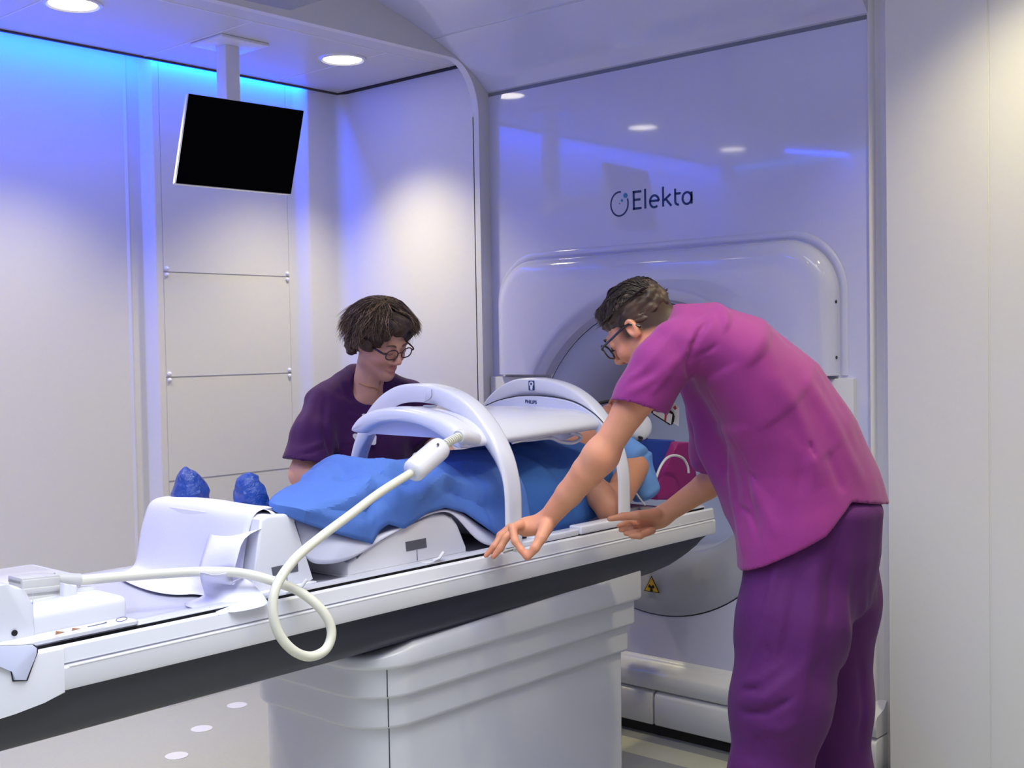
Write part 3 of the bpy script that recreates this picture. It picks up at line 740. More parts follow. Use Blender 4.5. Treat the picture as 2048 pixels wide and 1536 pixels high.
# base rail on the near rim and small clamp
hp(box('base_rail', 2.665, 2.865, YN+.006, YN+.05, .911, .930, MCOIL, bev=.004))
hp(box('base_rail', 2.868, 3.20, YN+.0, YN+.05, .912, .938, MCOIL, bev=.006))
hp(box('hoop_foot', 2.53, 2.665, YN+.01, YN+.05, .905, .925, MCOIL, bev=.005))
# white strap handle at the chest end, and tube along the shoulder
MTUBE = mat('white_tube', (226, 226, 230), .35)
hp(rod('strap', spline(px([(1022, 882), (1060, 880), (1100, 876), (1122, 884), (1145, 886), (1160, 878), (1158, 870), (1140, 866)], Y=2.40), 6), .008, MCOIL, seg=10, angle=180, sy=.7))
hp(rod('pad_edge', spline(px([(1024, 886), (1060, 878), (1112, 868)], Y=2.36), 6), .004, MCOIL, seg=8, angle=180))

# --- foot support
FS = empty('foot_support', (1.82, 2.64, .9)); tag(FS, 'tall white wedge foot support under the feet covered in paper', 'foot support')
def fp(o): o.parent = FS; o.matrix_parent_inverse = Matrix.Translation((-1.82, -2.64, -.9)); return o
yn = 2.395
P4 = px([(505, 1192), (624, 1167), (621, 1158), (593, 1040), (588, 1031), (578, 1027), (535, 1031), (522, 1040)], Y=yn)
P4[0].z = P4[1].z = .903; P4[2].z = .909
V = []; 
near = [(p.x, p.z) for p in P4]
bm = prism('body', near, 'y', yn, 2.895, MWP, bev=.008, seg=3, ret=True)
fp(bmobj('body', bm, MWP))
fp(prism('base_lip', [(P4[0].x-.004, .9), (P4[1].x+.006, .9), (P4[1].x+.006, .907), (P4[0].x-.004, .907)], 'y', yn-.012, 2.90, MWP, bev=.003))
fp(prism('dark_label', [(p.x, p.z) for p in px([(543, 1135), (596, 1124), (597, 1143), (546, 1152)], Y=yn-.001)], 'y', yn-.0015, yn+.002, MWIN, bev=.0008, seg=1))
fp(prism('joint', [(p.x, p.z) for p in px([(573.5, 1149), (574.5, 1149), (575.5, 1176), (574.5, 1176)], Y=yn-.001)], 'y', yn-.0012, yn+.002, MWIN))
# --- knee support
KS = empty('knee_support', (2.25, 2.64, .9)); tag(KS, 'low white hump-shaped knee support on the couch with dark label window', 'knee support')
def qp(o): o.parent = KS; o.matrix_parent_inverse = Matrix.Translation((-2.25, -2.64, -.9)); return o
yk = 2.375
P5 = px([(697, 1141), (934, 1101), (934, 1094), (916, 1048), (905, 1034), (890, 1028), (868, 1030), (840, 1042), (800, 1060), (765, 1080), (738, 1100), (712, 1112), (698, 1126)], Y=yk)
P5[0].z = .903; P5[1].z = .903
bm = prism('body', [(p.x, p.z) for p in P5], 'y', yk, 2.90, MWP, bev=.009, seg=3, ret=True)
qp(bmobj('body', bm, MWP))
qp(prism('base_lip', [(P5[0].x-.004, .9), (P5[1].x+.004, .9), (P5[1].x+.004, .906), (P5[0].x-.004, .906)], 'y', yk-.008, 2.905, MWP, bev=.003))
qp(prism('dark_label', [(p.x, p.z) for p in px([(811, 1084), (852, 1076), (854, 1095), (813, 1103)], Y=yk-.001)], 'y', yk-.0015, yk+.002, MWIN, bev=.0008, seg=1))
qp(prism('joint', [(p.x, p.z) for p in px([(833.5, 1100), (834.5, 1100), (835.5, 1121), (834.5, 1121)], Y=yk-.001)], 'y', yk-.0012, yk+.002, MWIN))
# rail clips
for nm, u, v, lb in (('rail_clip', 865, 1126, 'small white rail clip on the couch rim below the knee support'), ('rail_clip', 588, 1170, 'small white rail clip on the couch rim below the foot support')):
    c = at(u, v, Y=2.315); z0 = .9105
    bm = addbox(bmesh.new(), c.x-.035, c.x+.02, 2.300, 2.332, z0, z0+.006, .002, 2)
    sweep(bm, [Vector((c.x-.01, 2.305, z0+.006)), Vector((c.x+.012, 2.30, z0+.012)), Vector((c.x+.02, 2.298, z0+.022)), Vector((c.x+.026, 2.298, z0+.026))], .0045, 8)
    tag(bmobj(nm, bm, MWP), lb, 'rail clip')

# --- sheets: grid cloth helper
def subdiv(o, n=2):
    md = o.modifiers.new('sub', 'SUBSURF'); md.levels = n; md.render_levels = n
    return o
def solid(o, t=.001, off=0):
    md = o.modifiers.new('solid', 'SOLIDIFY'); md.thickness = t; md.offset = off; return o
def tri_sheet(name, V, F, m, creases=(), levels=2, crease=.0, thick=.0012, parent=None, angle=180):
    me = bpy.data.meshes.new(name); me.from_pydata([tuple(v) for v in V], [], F); me.validate()
    bm = bmesh.new(); bm.from_mesh(me); bmesh.ops.recalc_face_normals(bm, faces=bm.faces)
    cl_ = bm.edges.layers.float.new('crease_edge')
    for e in bm.edges: e[cl_] = crease
    bm.to_mesh(me); bm.free()
    o = link(name, me, m, parent, True, angle)
    if levels: subdiv(o, levels)
    if thick: solid(o, thick)
    return o
# paper over the foot support and running out on the table towards the connector box
def paper_main():
    # columns across Y (far -> near), rows from the top back edge down the slope and out on the table
    rows = []
    ys = [2.905, 2.86, 2.76, 2.65, 2.54, 2.43]
    top = 1.098
    tx = P4[6].x
    for (dx, z) in ((.075, top+.0), (.045, top+.003), (.0, top+.002), (-.020, top-.012), (-.030, top-.045), (-.040, 1.02), (-.050, .95), (-.056, .920), (-.075, .908), (-.13, .904)):
        rows.append([(tx+dx+.006*math.sin(y*40+z*9), y, z+.003*math.sin(y*33+z*20)) for y in ys])
    # torn end: reaches far out at the far side
    e1 = [(at(u, v, Z=.904).x, at(u, v, Z=.904).y) for u, v in ((232, 1152), (246, 1163), (280, 1177), (312, 1187), (352, 1192), (402, 1189))]
    last = rows[-1]
    mid = [((a[0]*.5+b_[0]*.5), (a[1]*.5+b_[1]*.5), .9045+.003*abs(math.sin(i*2.1))) for i, (a, b_) in enumerate(zip(last, e1))]
    rows.append(mid); rows.append([(x, y, .905+.002*(i % 2)) for i, (x, y) in enumerate(e1)])
    V = [p for r in rows for p in r]; n = len(ys)
    F = [(i*n+k, i*n+k+1, (i+1)*n+k+1, (i+1)*n+k) for i in range(len(rows)-1) for k in range(n-1)]
    return tri_sheet('paper_sheet', V, F, MPAPER, levels=2)
tag(paper_main(), 'large white paper sheet over the foot support, torn end lying on the table', 'paper sheet')
# second strip, twisted, falling over the near side of the foot support
w_ = lambda u, v, y: tuple(at(u, v, Y=y))
V = [w_(437, 1008, 2.66), w_(500, 1012, 2.62), w_(560, 1018, 2.56), w_(592, 1036, 2.47),
     w_(420, 1060, 2.60), w_(470, 1068, 2.50), w_(500, 1060, 2.45), w_(545, 1048, 2.40),
     w_(402, 1120, 2.55), w_(430, 1100, 2.46), w_(462, 1085, 2.40), w_(484, 1072, 2.385),
     w_(396, 1142, 2.52), w_(428, 1140, 2.44), w_(455, 1140, 2.40), w_(470, 1142, 2.375)]
F = [(i*4+k, i*4+k+1, (i+1)*4+k+1, (i+1)*4+k) for i in range(3) for k in range(3)]
tag(tri_sheet('paper_strip', V, F, MPAPER, levels=2, crease=.25), 'white paper strip folded diagonally across the near side of the foot support', 'paper sheet')
g_ = lambda u, v, z: tuple(at(u, v, Z=z))
V = [g_(398, 1142, 1.0), g_(430, 1152, .985), g_(470, 1140, .975), g_(402, 1165, .955), g_(440, 1170, .94), g_(462, 1175, .945),
     g_(412, 1192, .912), g_(450, 1196, .92), g_(482, 1153, .962), g_(505, 1165, .945), g_(537, 1203, .915), g_(490, 1200, .915), g_(360, 1208, .9045), g_(402, 1222, .9045), g_(470, 1226, .9055), g_(532, 1212, .9065)]
F = [(0, 1, 4, 3), (1, 2, 5, 4), (3, 4, 7, 6), (4, 5, 8), (4, 8, 9, 7), (9, 10, 11, 7), (6, 7, 13, 12), (7, 11, 14, 13), (11, 10, 15, 14)]
tag(tri_sheet('paper_scrap', V, F, MPAPER, levels=2, crease=.3), 'crumpled white paper lying against the couch rim before the foot support', 'paper sheet')
# couch paper under the legs: foot support -> table -> over the knee support -> table
prof = [(1.800, 1.103), (1.872, 1.092), (1.90, 1.075), (1.98, 1.035), (2.06, 1.01), (2.13, 1.0), (2.20, 1.015), (2.28, 1.038), (2.34, 1.046), (2.40, 1.044), (2.46, 1.035), (2.52, .992), (2.58, .955), (2.64, .925)]
low = [(1.800, 1.09), (1.895, .985), (1.915, .945), (1.98, .945), (2.05, .957), (2.12, .985), (2.20, 1.005), (2.28, 1.030), (2.34, 1.036), (2.40, 1.034), (2.475, .95), (2.53, .916), (2.585, .906), (2.66, .9035)]
V = []
for (x, z), (xl, zl) in zip(prof, low):
    yq = 2.41 if x < 1.93 else 2.368
    V += [(xl+.003, yq-(.003 if z > zl+.02 else 0), zl), (x*.5+xl*.5, yq-.002, (z+zl)/2), (x, yq+.017, z), (x, 2.5, z-.006), (x, 2.7, z-.01), (x, 2.90, z-.004), (x, 2.912, zl)]
n = 7; F = [(i*n+k, i*n+k+1, (i+1)*n+k+1, (i+1)*n+k) for i in range(len(prof)-1) for k in range(n-1)]
tag(tri_sheet('couch_paper', V, F, MPAPER, levels=2, crease=.1), 'white couch paper running under the blue drape and over the knee support', 'paper sheet')

# --- blue drape over the legs, with crisp folds
def cloth(name, st, m, nx, ny, folds, seed, amp=.016, nf=18, parent=None, skew=0., sharp=24):
    """st: stations (x, y_near, z_near, y_top, z_top, y_far, z_far); folds: (x0, t0, x1, t1, width, height) crisp ridges"""
    rnd = random.Random(seed); st = sorted(st); x0, x1 = st[0][0], st[-1][0]; V = []
    fl = list(folds)
    for _ in range(nf):
        xa = rnd.uniform(x0, x1); ta = rnd.uniform(-.95, .6); an = rnd.uniform(-1.1, 1.1) if rnd.random() < .7 else rnd.uniform(1.1, 2); L = rnd.uniform(.08, .28)
        fl.append((xa, ta, xa+L*math.cos(an), ta+L*math.sin(an)*3.2, rnd.uniform(.04, .10), amp*rnd.uniform(-1, 1)))
    def samp(x):
        for a, b_ in zip(st, st[1:]):
            if a[0] <= x <= b_[0]:
                t = (x-a[0])/(b_[0]-a[0]); return [p+(q-p)*t for p, q in zip(a, b_)]
        return list(st[-1])
    for i in range(nx+1):
        for j in range(ny+1):
            x = x0+(x1-x0)*i/nx; _, yn_, zn, yt, zt, yf, zf_ = samp(x)
            t = j/ny*2-1
            if t < 0: a = -t; y = yt+(yn_-yt)*math.sin(a*PI/2)**.9; z = zn+(zt-zn)*math.cos(a*PI/2)**.78
            else: a = t; y = yt+(yf-yt)*math.sin(a*PI/2)**.9; z = zf_+(zt-zf_)*math.cos(a*PI/2)**.8
            k = 0
            for (fx0, ft0, fx1, ft1, wd, hh) in fl:
                ax_, at_ = fx0, ft0*.32; bx_, bt_ = fx1-fx0, (ft1-ft0)*.32; L2 = bx_*bx_+bt_*bt_+1e-9
                u = ((x-ax_)*bx_+(t*.32-at_)*bt_)/L2; uc = min(1, max(0, u)); d_ = math.hypot(x-ax_-uc*bx_, t*.32-at_-uc*bt_)
                if d_ < wd: k += hh*(1-d_/wd)
            e = min(1, (1-abs(t))*5+.25)
            nrm = Vector((0, y-yt, (z-1.0)*1.2))
            if nrm.length > 1e-6: nrm.normalize()
            sk = skew*max(0, y-2.42)*max(0, 1-(x-x0)/.5)
            V.append((x+sk, y+nrm.y*k*e, z+nrm.z*k*e))
    F = []
    for i in range(nx):
        for j in range(ny):
            a, b_, c_, d_ = i*(ny+1)+j, i*(ny+1)+j+1, (i+1)*(ny+1)+j+1, (i+1)*(ny+1)+j
            F += [(a, b_, c_), (a, c_, d_)] if (i+j) % 2 else [(a, b_, d_), (b_, c_, d_)]
    return tri_sheet(name, V, F, m, crease=0, levels=0, thick=.0015, parent=parent, angle=sharp)
ST = [(1.795, 2.46, 1.108, 2.50, 1.118, 2.66, 1.105), (1.82, 2.42, 1.095, 2.52, 1.125, 2.72, 1.09), (1.87, 2.372, 1.064, 2.54, 1.128, 2.80, 1.06), (1.97, 2.366, 1.025, 2.56, 1.142, 2.90, 1.0),
      (2.095, 2.362, .980, 2.58, 1.165, 2.94, .96), (2.125, 2.364, 1.012, 2.58, 1.178, 2.94, .95), (2.155, 2.362, 1.026, 2.58, 1.186, 2.95, .95), (2.21, 2.362, 1.006, 2.58, 1.182, 2.95, .95), (2.30, 2.362, 1.040, 2.57, 1.168, 2.95, .95), (2.37, 2.362, 1.046, 2.57, 1.164, 2.95, .95),
      (2.45, 2.362, 1.022, 2.57, 1.160, 2.95, .94), (2.59, 2.350, .930, 2.58, 1.162, 2.95, .93), (2.63, 2.345, .955, 2.58, 1.166, 2.95, .92), (2.68, 2.345, .93, 2.58, 1.170, 2.95, .915), (2.72, 2.345, .915, 2.58, 1.172, 2.95, .915)]
dr = cloth('surgical_drape', ST, MBLUE, 130, 64, [(1.86, -.85, 2.30, -.30, .07, .020), (2.08, -.25, 2.26, -.62, .05, -.018), (2.10, .0, 2.22, -.28, .05, .008), (2.20, -.05, 2.36, -.35, .05, -.016), (2.30, -.3, 2.70, -.25, .07, .014), (2.22, -.95, 2.40, -.55, .06, .016), (2.40, -.6, 2.68, -.62, .07, .014), (2.42, -.75, 2.64, -.95, .05, -.014), (2.15, -.5, 2.12, -.95, .05, -.012), (1.95, -.75, 2.15, -.75, .04, -.010), (2.55, -.2, 2.66, -.5, .035, .012), (2.0, .1, 2.2, .1, .07, .012)], 5, skew=1.0)
tag(dr, 'light blue nonwoven drape with crisp folds over the patient\'s legs', 'drape')

#@@FIELD
# ================================================================ people: smooth fields meshed as one continuous surface
class Field:
    """list of soft primitives; each returns a signed distance; blended with smooth min"""
    def __init__(s): s.p = []
    def add(s, f, k=.02, op='u', lo=None, hi=None): s.p.append((f, k, op)); return s
    def cap(s, a, b, ra, rb=None, k=.02, op='u'):
        a = np.array(a, float); b = np.array(b, float); rb = ra if rb is None else rb; ba = b-a; L = max(ba@ba, 1e-12)
        def f(P):
            d = P-a; t = np.clip(d@ba/L, 0, 1); return np.linalg.norm(d-t[:, None]*ba, axis=1)-(ra+(rb-ra)*t)
        return s.add(f, k, op)
    def chain(s, pts, rad, k=.02, kk=.01, op='u'):
        """polyline of capsules, hard-joined among themselves"""
        A = [np.array(p, float) for p in pts]
        def f(P):
            out = None
            for i in range(len(A)-1):
                a, b = A[i], A[i+1]; ba = b-a; L = max(ba@ba, 1e-12); d = P-a; t = np.clip(d@ba/L, 0, 1)
                e = np.linalg.norm(d-t[:, None]*ba, axis=1)-(rad[i]+(rad[i+1]-rad[i])*t)
                if out is None: out = e
                else: h = np.clip(.5+.5*(out-e)/kk, 0, 1); out = out*(1-h)+e*h-kk*h*(1-h)
            return out
        return s.add(f, k, op)
    def ell(s, c, r, R=None, k=.02, op='u'):
        c = np.array(c, float); r = np.array(r, float); Rm = np.eye(3) if R is None else np.array(R, float)  # rows = axes
        def f(P):
            q = (P-c)@Rm.T; k0 = np.linalg.norm(q/r, axis=1); k1 = np.linalg.norm(q/(r*r), axis=1)+1e-9; return k0*(k0-1)/k1
        return s.add(f, k, op)
    def sweep(s, secs, k=.02, op='u', cap=.5):
        """secs: (centre, wide axis, a, b) elliptical sections along a spine"""
        S_ = [(np.array(c, float), np.array(ax, float)/np.linalg.norm(ax), a, b) for c, ax, a, b in secs]
        def f(P):
            out = np.full(len(P), 1e3)
            for (c0, x0, a0, b0), (c1, x1, a1, b1) in zip(S_, S_[1:]):
                ba = c1-c0; L = ba@ba; d = P-c0; tu = d@ba/L; t = np.clip(tu, 0, 1)[:, None]
                dd = d-t*ba; ax = x0+(x1-x0)*t; T = ba/math.sqrt(L)
                ax = ax-(ax@T)[:, None]*T; ax /= np.linalg.norm(ax, axis=1)[:, None]
                bx_ = np.cross(T, ax); a = a0+(a1-a0)*t[:, 0]; b = b0+(b1-b0)*t[:, 0]
                qa = (dd*ax).sum(1)/a; qb = (dd*bx_).sum(1)/b; qt = (dd@T)/(np.minimum(a, b)*cap)
                m = np.sqrt(qa*qa+qb*qb+qt*qt)+1e-9; n_ = np.linalg.norm(dd, axis=1)
                e = (m-1)*np.maximum(n_/m, np.minimum(a, b)*.6)
                out = np.minimum(out, e)
            return out
        return s.add(f, k, op)
    def plane(s, c, n, k=.004):
        """keep the side the normal points away from"""
        c = np.array(c, float); n = np.array(n, float); n = n/np.linalg.norm(n)
        return s.add(lambda P: (P-c)@n, k, 'i')
    def __call__(s, P, sel=None):
        d = None
        for i, (f, k, op) in enumerate(s.p):
            if sel is not None and op == 'u' and not sel[i]: continue
            e = f(P)
            if op == 'd': d = d+e; continue
            if d is None: d = e if op == 'u' else np.full(len(P), 1.); 
            elif op == 'u': h = np.clip(.5+.5*(d-e)/k, 0, 1); d = d*(1-h)+e*h-k*h*(1-h)
            elif op == 's': e = -e; h = np.clip(.5-.5*(d-e)/k, 0, 1); d = d*(1-h)+e*h+k*h*(1-h)
            elif op == 'i': h = np.clip(.5-.5*(d-e)/k, 0, 1); d = d*(1-h)+e*h+k*h*(1-h)
        return d if d is not None else np.full(len(P), 1.)
def noise3(P, sc, seed=0):
    q = P*sc+seed*17.13; i = np.floor(q).astype(np.int64); f = q-i; f = f*f*(3-2*f)
    def h(ix, iy, iz):
        n = (ix*374761393+iy*668265263+iz*2147483647+seed*1442695) & 0xffffffff; n = ((n ^ (n >> 13))*1274126177) & 0xffffffff
        return ((n ^ (n >> 16)) & 0xffff)/65535.
    r = 0
    for dx in (0, 1):
        for dy in (0, 1):
            for dz in (0, 1):
                w_ = (f[:, 0] if dx else 1-f[:, 0])*(f[:, 1] if dy else 1-f[:, 1])*(f[:, 2] if dz else 1-f[:, 2])
                r = r+w_*h(i[:, 0]+dx, i[:, 1]+dy, i[:, 2]+dz)
    return r*2-1
def net(F, lo, hi, h, B=8):
    """sparse surface nets"""
    lo = np.array(lo, float); hi = np.array(hi, float)
    nb = np.ceil((hi-lo)/(h*B)).astype(int)
    g = np.stack(np.meshgrid(*[np.arange(n) for n in nb], indexing='ij'), -1).reshape(-1, 3)
    C_ = lo+(g+.5)*h*B; R = h*B*math.sqrt(3)/2
    U = [i for i, p in enumerate(F.p) if p[2] == 'u']
    D = {i: F.p[i][0](C_) for i in U}
    tot = F(C_)
    act = np.abs(tot) < R*1.35+.012
    g = g[act]; C_ = C_[act]; D = {i: D[i][act] for i in U}
    ax = np.arange(B+1); loc = np.stack(np.meshgrid(ax, ax, ax, indexing='ij'), -1).reshape(-1, 3)
    cells = []; verts = []; quads = []
    off = np.array([1000003*1009, 1009*1, 1]);
    def key(c): return (c[..., 0]*4096+c[..., 1])*4096+c[..., 2]
    Bt = 48
    for s in range(0, len(g), Bt):
        gb = g[s:s+Bt]; P = (lo+(gb[:, None]*B+loc[None])*h).reshape(-1, 3)
        sel = [True]*len(F.p)
        for i in U: sel[i] = bool((D[i][s:s+Bt] < R*1.6+F.p[i][1]*1.5+.015).any())
        v = F(P, sel).reshape(len(gb), B+1, B+1, B+1)
        ins = v < 0
        cnt = sum(ins[:, a:B+a, b:B+b, c:B+c].astype(np.int8) for a in (0, 1) for b in (0, 1) for c in (0, 1))
        m = (cnt > 0) & (cnt < 8)
        bi, ix, iy, iz = np.nonzero(m)
        if not len(bi): continue
        base = gb[bi]*B+np.stack([ix, iy, iz], -1)
        acc = np.zeros((len(bi), 3)); num = np.zeros(len(bi))
        for axn in range(3):
            for a in (0, 1):
                for b in (0, 1):
                    o0 = [0, 0, 0]; oth = [k for k in range(3) if k != axn]; o0[oth[0]] = a; o0[oth[1]] = b
                    o1 = list(o0); o1[axn] = 1
                    v0 = v[bi, ix+o0[0], iy+o0[1], iz+o0[2]]; v1 = v[bi, ix+o1[0], iy+o1[1], iz+o1[2]]
                    cr = (v0 < 0) != (v1 < 0); t = np.where(cr, v0/np.where(np.abs(v0-v1) < 1e-12, 1, v0-v1), 0)
                    p = np.tile(np.array(o0, float), (len(bi), 1)); p[:, axn] += t
                    acc += p*cr[:, None]; num += cr
        verts.append(lo+(base+acc/num[:, None])*h); cells.append(key(base))
        for axn in range(3):
            sl0 = [slice(None), slice(0, B), slice(0, B), slice(0, B)]; sl1 = list(sl0); sl1[axn+1] = slice(1, B+1)
            A0 = ins[tuple(sl0)]; A1 = ins[tuple(sl1)]; e = A0 != A1
            b2, x, y, z = np.nonzero(e)
            if not len(b2): continue
            c = gb[b2]*B+np.stack([x, y, z], -1); oth = [k for k in range(3) if k != axn]
            d1 = np.zeros(3, int); d1[oth[0]] = 1; d2_ = np.zeros(3, int); d2_[oth[1]] = 1
            q = np.stack([key(c-d1-d2_), key(c-d2_), key(c), key(c-d1)], -1)
            fl = A0[b2, x, y, z]; 
            if axn == 1: fl = ~fl
            q[~fl] = q[~fl][:, ::-1]; quads.append(q)
    V = np.concatenate(verts); K_ = np.concatenate(cells); Q = np.concatenate(quads)
    o = np.argsort(K_); Ks = K_[o]; pos = np.searchsorted(Ks, Q); pos = np.clip(pos, 0, len(Ks)-1)
    ok = (Ks[pos] == Q).all(1); Qi = o[pos[ok]]
    return V, Qi
def field_obj(name, F, lo, hi, h, m, parent=None, col=None, relax=1):
    V, Q = net(F, lo, hi, h)
    me = bpy.data.meshes.new(name); me.vertices.add(len(V)); me.vertices.foreach_set('co', V.astype(np.float32).ravel())
    me.loops.add(len(Q)*4); me.loops.foreach_set('vertex_index', Q.astype(np.int32).ravel())
    me.polygons.add(len(Q)); me.polygons.foreach_set('loop_start', np.arange(0, len(Q)*4, 4, dtype=np.int32)); me.polygons.foreach_set('loop_total', np.full(len(Q), 4, np.int32))
    me.update(calc_edges=True); me.validate()
    bm = bmesh.new(); bm.from_mesh(me)
    bmesh.ops.recalc_face_normals(bm, faces=bm.faces)
    for _ in range(relax): bmesh.ops.smooth_vert(bm, verts=bm.verts, factor=.5, use_axis_x=True, use_axis_y=True, use_axis_z=True)
    bm.to_mesh(me); bm.free()
    if col is not None:
        P = np.empty(len(me.vertices)*3, np.float32); me.vertices.foreach_get('co', P); c = col(P.reshape(-1, 3).astype(float))
        ca = me.color_attributes.new('Col', 'FLOAT_COLOR', 'POINT'); ca.data.foreach_set('color', np.concatenate([c, np.ones((len(c), 1))], 1).astype(np.float32).ravel())
    return link(name, me, m, parent, True, 180)
def cv(l, u, d): v = l*r2-u*d2+d*fw; return v/np.linalg.norm(v)     # view-aligned direction: right, up, away
def A3(u, v, D=None, Y=None): return np.array(at(u, v, D=D, Y=Y))
def frame(fwd, up):
    f = np.array(fwd)/np.linalg.norm(fwd); u = np.array(up); u = u-f*(u@f); u /= np.linalg.norm(u); x = np.cross(f, u)
    return np.array([x, f, u])       # rows: right of the head, forward, up
class Head:
    def __init__(s, c, fwd, up, sc=1.): s.c = np.array(c, float); s.R = frame(fwd, up); s.s = sc
    def w(s, p): return s.c+(np.array(p, float)*s.s)@s.R
    def l(s, P): return ((P-s.c)@s.R.T)/s.s
def head_prims(F, H_, female=False, lids=True):
    s = H_.s; w_ = H_.w; R = H_.R
    F.ell(w_((0, -.018, .022)), np.array((.074, .094, .086))*s, R, .02)
    F.ell(w_((0, .028, -.035)), np.array((.060, .060, .082))*s, R, .03)
    F.cap(w_((-.048, .0, -.075)), w_((0, .060, -.112)), .020*s, .019*s, .035)
    F.cap(w_((.048, .0, -.075)), w_((0, .060, -.112)), .020*s, .019*s, .035)
    F.ell(w_((0, .067, -.114)), np.array((.020, .016, .015))*s, R, .018)
    for e in (-1, 1):
        F.ell(w_((e*.036, .060, -.045)), np.array((.025, .022, .022))*s, R, .022)
        F.ell(w_((e*.032, .094, -.008)), np.array((.017, .012, .011))*s, R, .012, 's')
        F.ell(w_((e*.032, .0775, -.008)), np.array((.0145, .0125, .0120))*s, R, .004)
        F.cap(w_((e*.018, .091, -.050)), w_((e*.008, .104, -.046)), .0065*s, .0075*s, .006)
        # ear
        F.ell(w_((e*.077, -.012, -.018)), np.array((.009, .018, .031))*s, R, .006)
        F.ell(w_((e*.085, -.009, -.014)), np.array((.007, .010, .019))*s, R, .004, 's')
    F.cap(w_((-.03, .082, .014)), w_((.03, .082, .014)), .011*s, .011*s, .016)
    F.cap(w_((0, .088, .004)), w_((0, .110, -.038)), .0075*s, .0105*s, .010)
    F.cap(w_((-.021, .082, -.0775)), w_((0, .0925, -.0735)), .0045*s, .0060*s, .005)
    F.cap(w_((.021, .082, -.0775)), w_((0, .0925, -.0735)), .0045*s, .0060*s, .005)
    F.cap(w_((-.017, .0835, -.0835)), w_((0, .0905, -.0865)), .0045*s, .0070*s, .005)
    F.cap(w_((.017, .0835, -.0835)), w_((0, .0905, -.0865)), .0045*s, .0070*s, .005)
    F.cap(w_((-.024, .090, -.0795)), w_((.024, .090, -.0795)), .0012*s, .0012*s, .003, 's')
def skin_col(base, heads, extra=None):
    B0 = np.array(lin([x/255 for x in base]))
    def f(P):
        c = np.tile(B0, (len(P), 1))
        n = noise3(P, 28, 3)*.5+noise3(P, 90, 5)*.3
        c *= (1+.07*n)[:, None]; c[:, 0] *= 1+.05*noise3(P, 14, 8)
        for H_ in heads:
            q = H_.l(P)
            def blob(x, y, z, rx, ry, rz): return np.exp(-(((q[:, 0]-x)/rx)**2+((q[:, 1]-y)/ry)**2+((q[:, 2]-z)/rz)**2))
            m = np.clip(blob(0, .092, -.0725, .019, .03, .0042)+blob(0, .092, -.086, .016, .03, .0048), 0, 1)[:, None]*.75
            c = c*(1-m)+np.array(lin((.70, .36, .36)))*m
            m = (blob(.045, .06, -.045, .022, .04, .02)+blob(-.045, .06, -.045, .022, .04, .02)+blob(0, .115, -.042, .014, .02, .012)+blob(.085, -.01, -.02, .02, .03, .03)+blob(-.085, -.01, -.02, .02, .03, .03))[:, None]*.30
            c = c*(1-m)+c*np.array((1.05, .72, .68))*m
        if extra is not None: c = extra(P, c)
        return np.clip(c, 0, 1)
    return f
MSKIN = mat('skin', (205, 150, 128), .48, spec=.35, attr=True, sss=.12, bump=.10, scale=500)
MEYEW = mat('eye_white', (225, 218, 212), .2); MIRIS = mat('eye_brown', (60, 42, 32), .2); MBROW = mat('brow_hair', (58, 44, 38), .8)
MFRAME = mat('black_glasses_frame', (18, 16, 22), .25, coat=.5); MTORT = mat('dark_tortoise_frame', (44, 20, 26), .25, coat=.5)
MLENS = mat('lens', (250, 250, 255), .02, trans=1., spec=.5); MLENS.node_tree.nodes['Principled BSDF'].inputs['IOR'].default_value = 1.02
def attach(par, *obs):
    for o in obs:
        mw = o.matrix_world.copy(); o.parent = par; o.matrix_parent_inverse = Matrix.Translation(-par.location)
def face_parts(H_, par, browc=MBROW, lash=True):
    out = []
    for e in (-1, 1):
        P = [H_.w((e*x, y, z)) for x, y, z in ((.014, .0935, .015), (.026, .0955, .0215), (.038, .091, .0215), (.049, .080, .015))]
        out.append(rod('eyebrow', spline(P, 4), [.0022, .003, .0034, .0036, .0036, .0036, .0035, .0034, .003, .0025, .002, .0014, .001], browc, seg=6, angle=180))
        P = [H_.w((e*x, y, z)) for x, y, z in ((.0185, .0885, -.0125), (.026, .0912, -.0150), (.034, .0912, -.0152), (.0455, .0835, -.011))]
        out.append(rod('eyelashes', spline(P, 4), .0011, browc, seg=5, angle=180))
    return out
def glasses(H_, m, w=.024, h=.019, yf=.104, shape=2.6, zc=-.008, ear=True, parent=None, th=.0017):
    root = empty('glasses', Vector(H_.w((0, yf, zc))))
    ob = []
    for e in (-1, 1):
        P = []
        for k in range(28):
            a = 2*PI*k/28; ca, sa = math.cos(a), math.sin(a); x = w*abs(ca)**(2/shape)*math.copysign(1, ca); z = h*abs(sa)**(2/shape)*math.copysign(1, sa)
            P.append(Vector(H_.w((e*.0335+x, yf-.0045*abs((e*.0335+x)/.05)**2, zc+z-.002*abs(x)/w))))
        ob.append(rod('rim', P, th, m, seg=8, closed=True, angle=180))
        bm = bmesh.new(); bm.faces.new([bm.verts.new(p) for p in P]); ob.append(bmobj('lens', bm, MLENS))
        T = [Vector(H_.w(p)) for p in ((e*.0575, yf-.006, zc+.006), (e*.070, yf-.012, zc+.007), (e*.078, .05, zc+.006), (e*.082, .0, zc+.006), (e*.080, -.02, zc-.002), (e*.076, -.035, zc-.022))]
        ob.append(rod('temple', spline(T, 5), th*1.15, m, seg=8, sy=1.5, angle=180))
    T = [Vector(H_.w(p)) for p in ((-.0115, yf-.001, zc+.003), (0, yf+.002, zc+.006), (.0115, yf-.001, zc+.003))]
    ob.append(rod('bridge', spline(T, 4), .0018, m, seg=8, angle=180))
    return ob
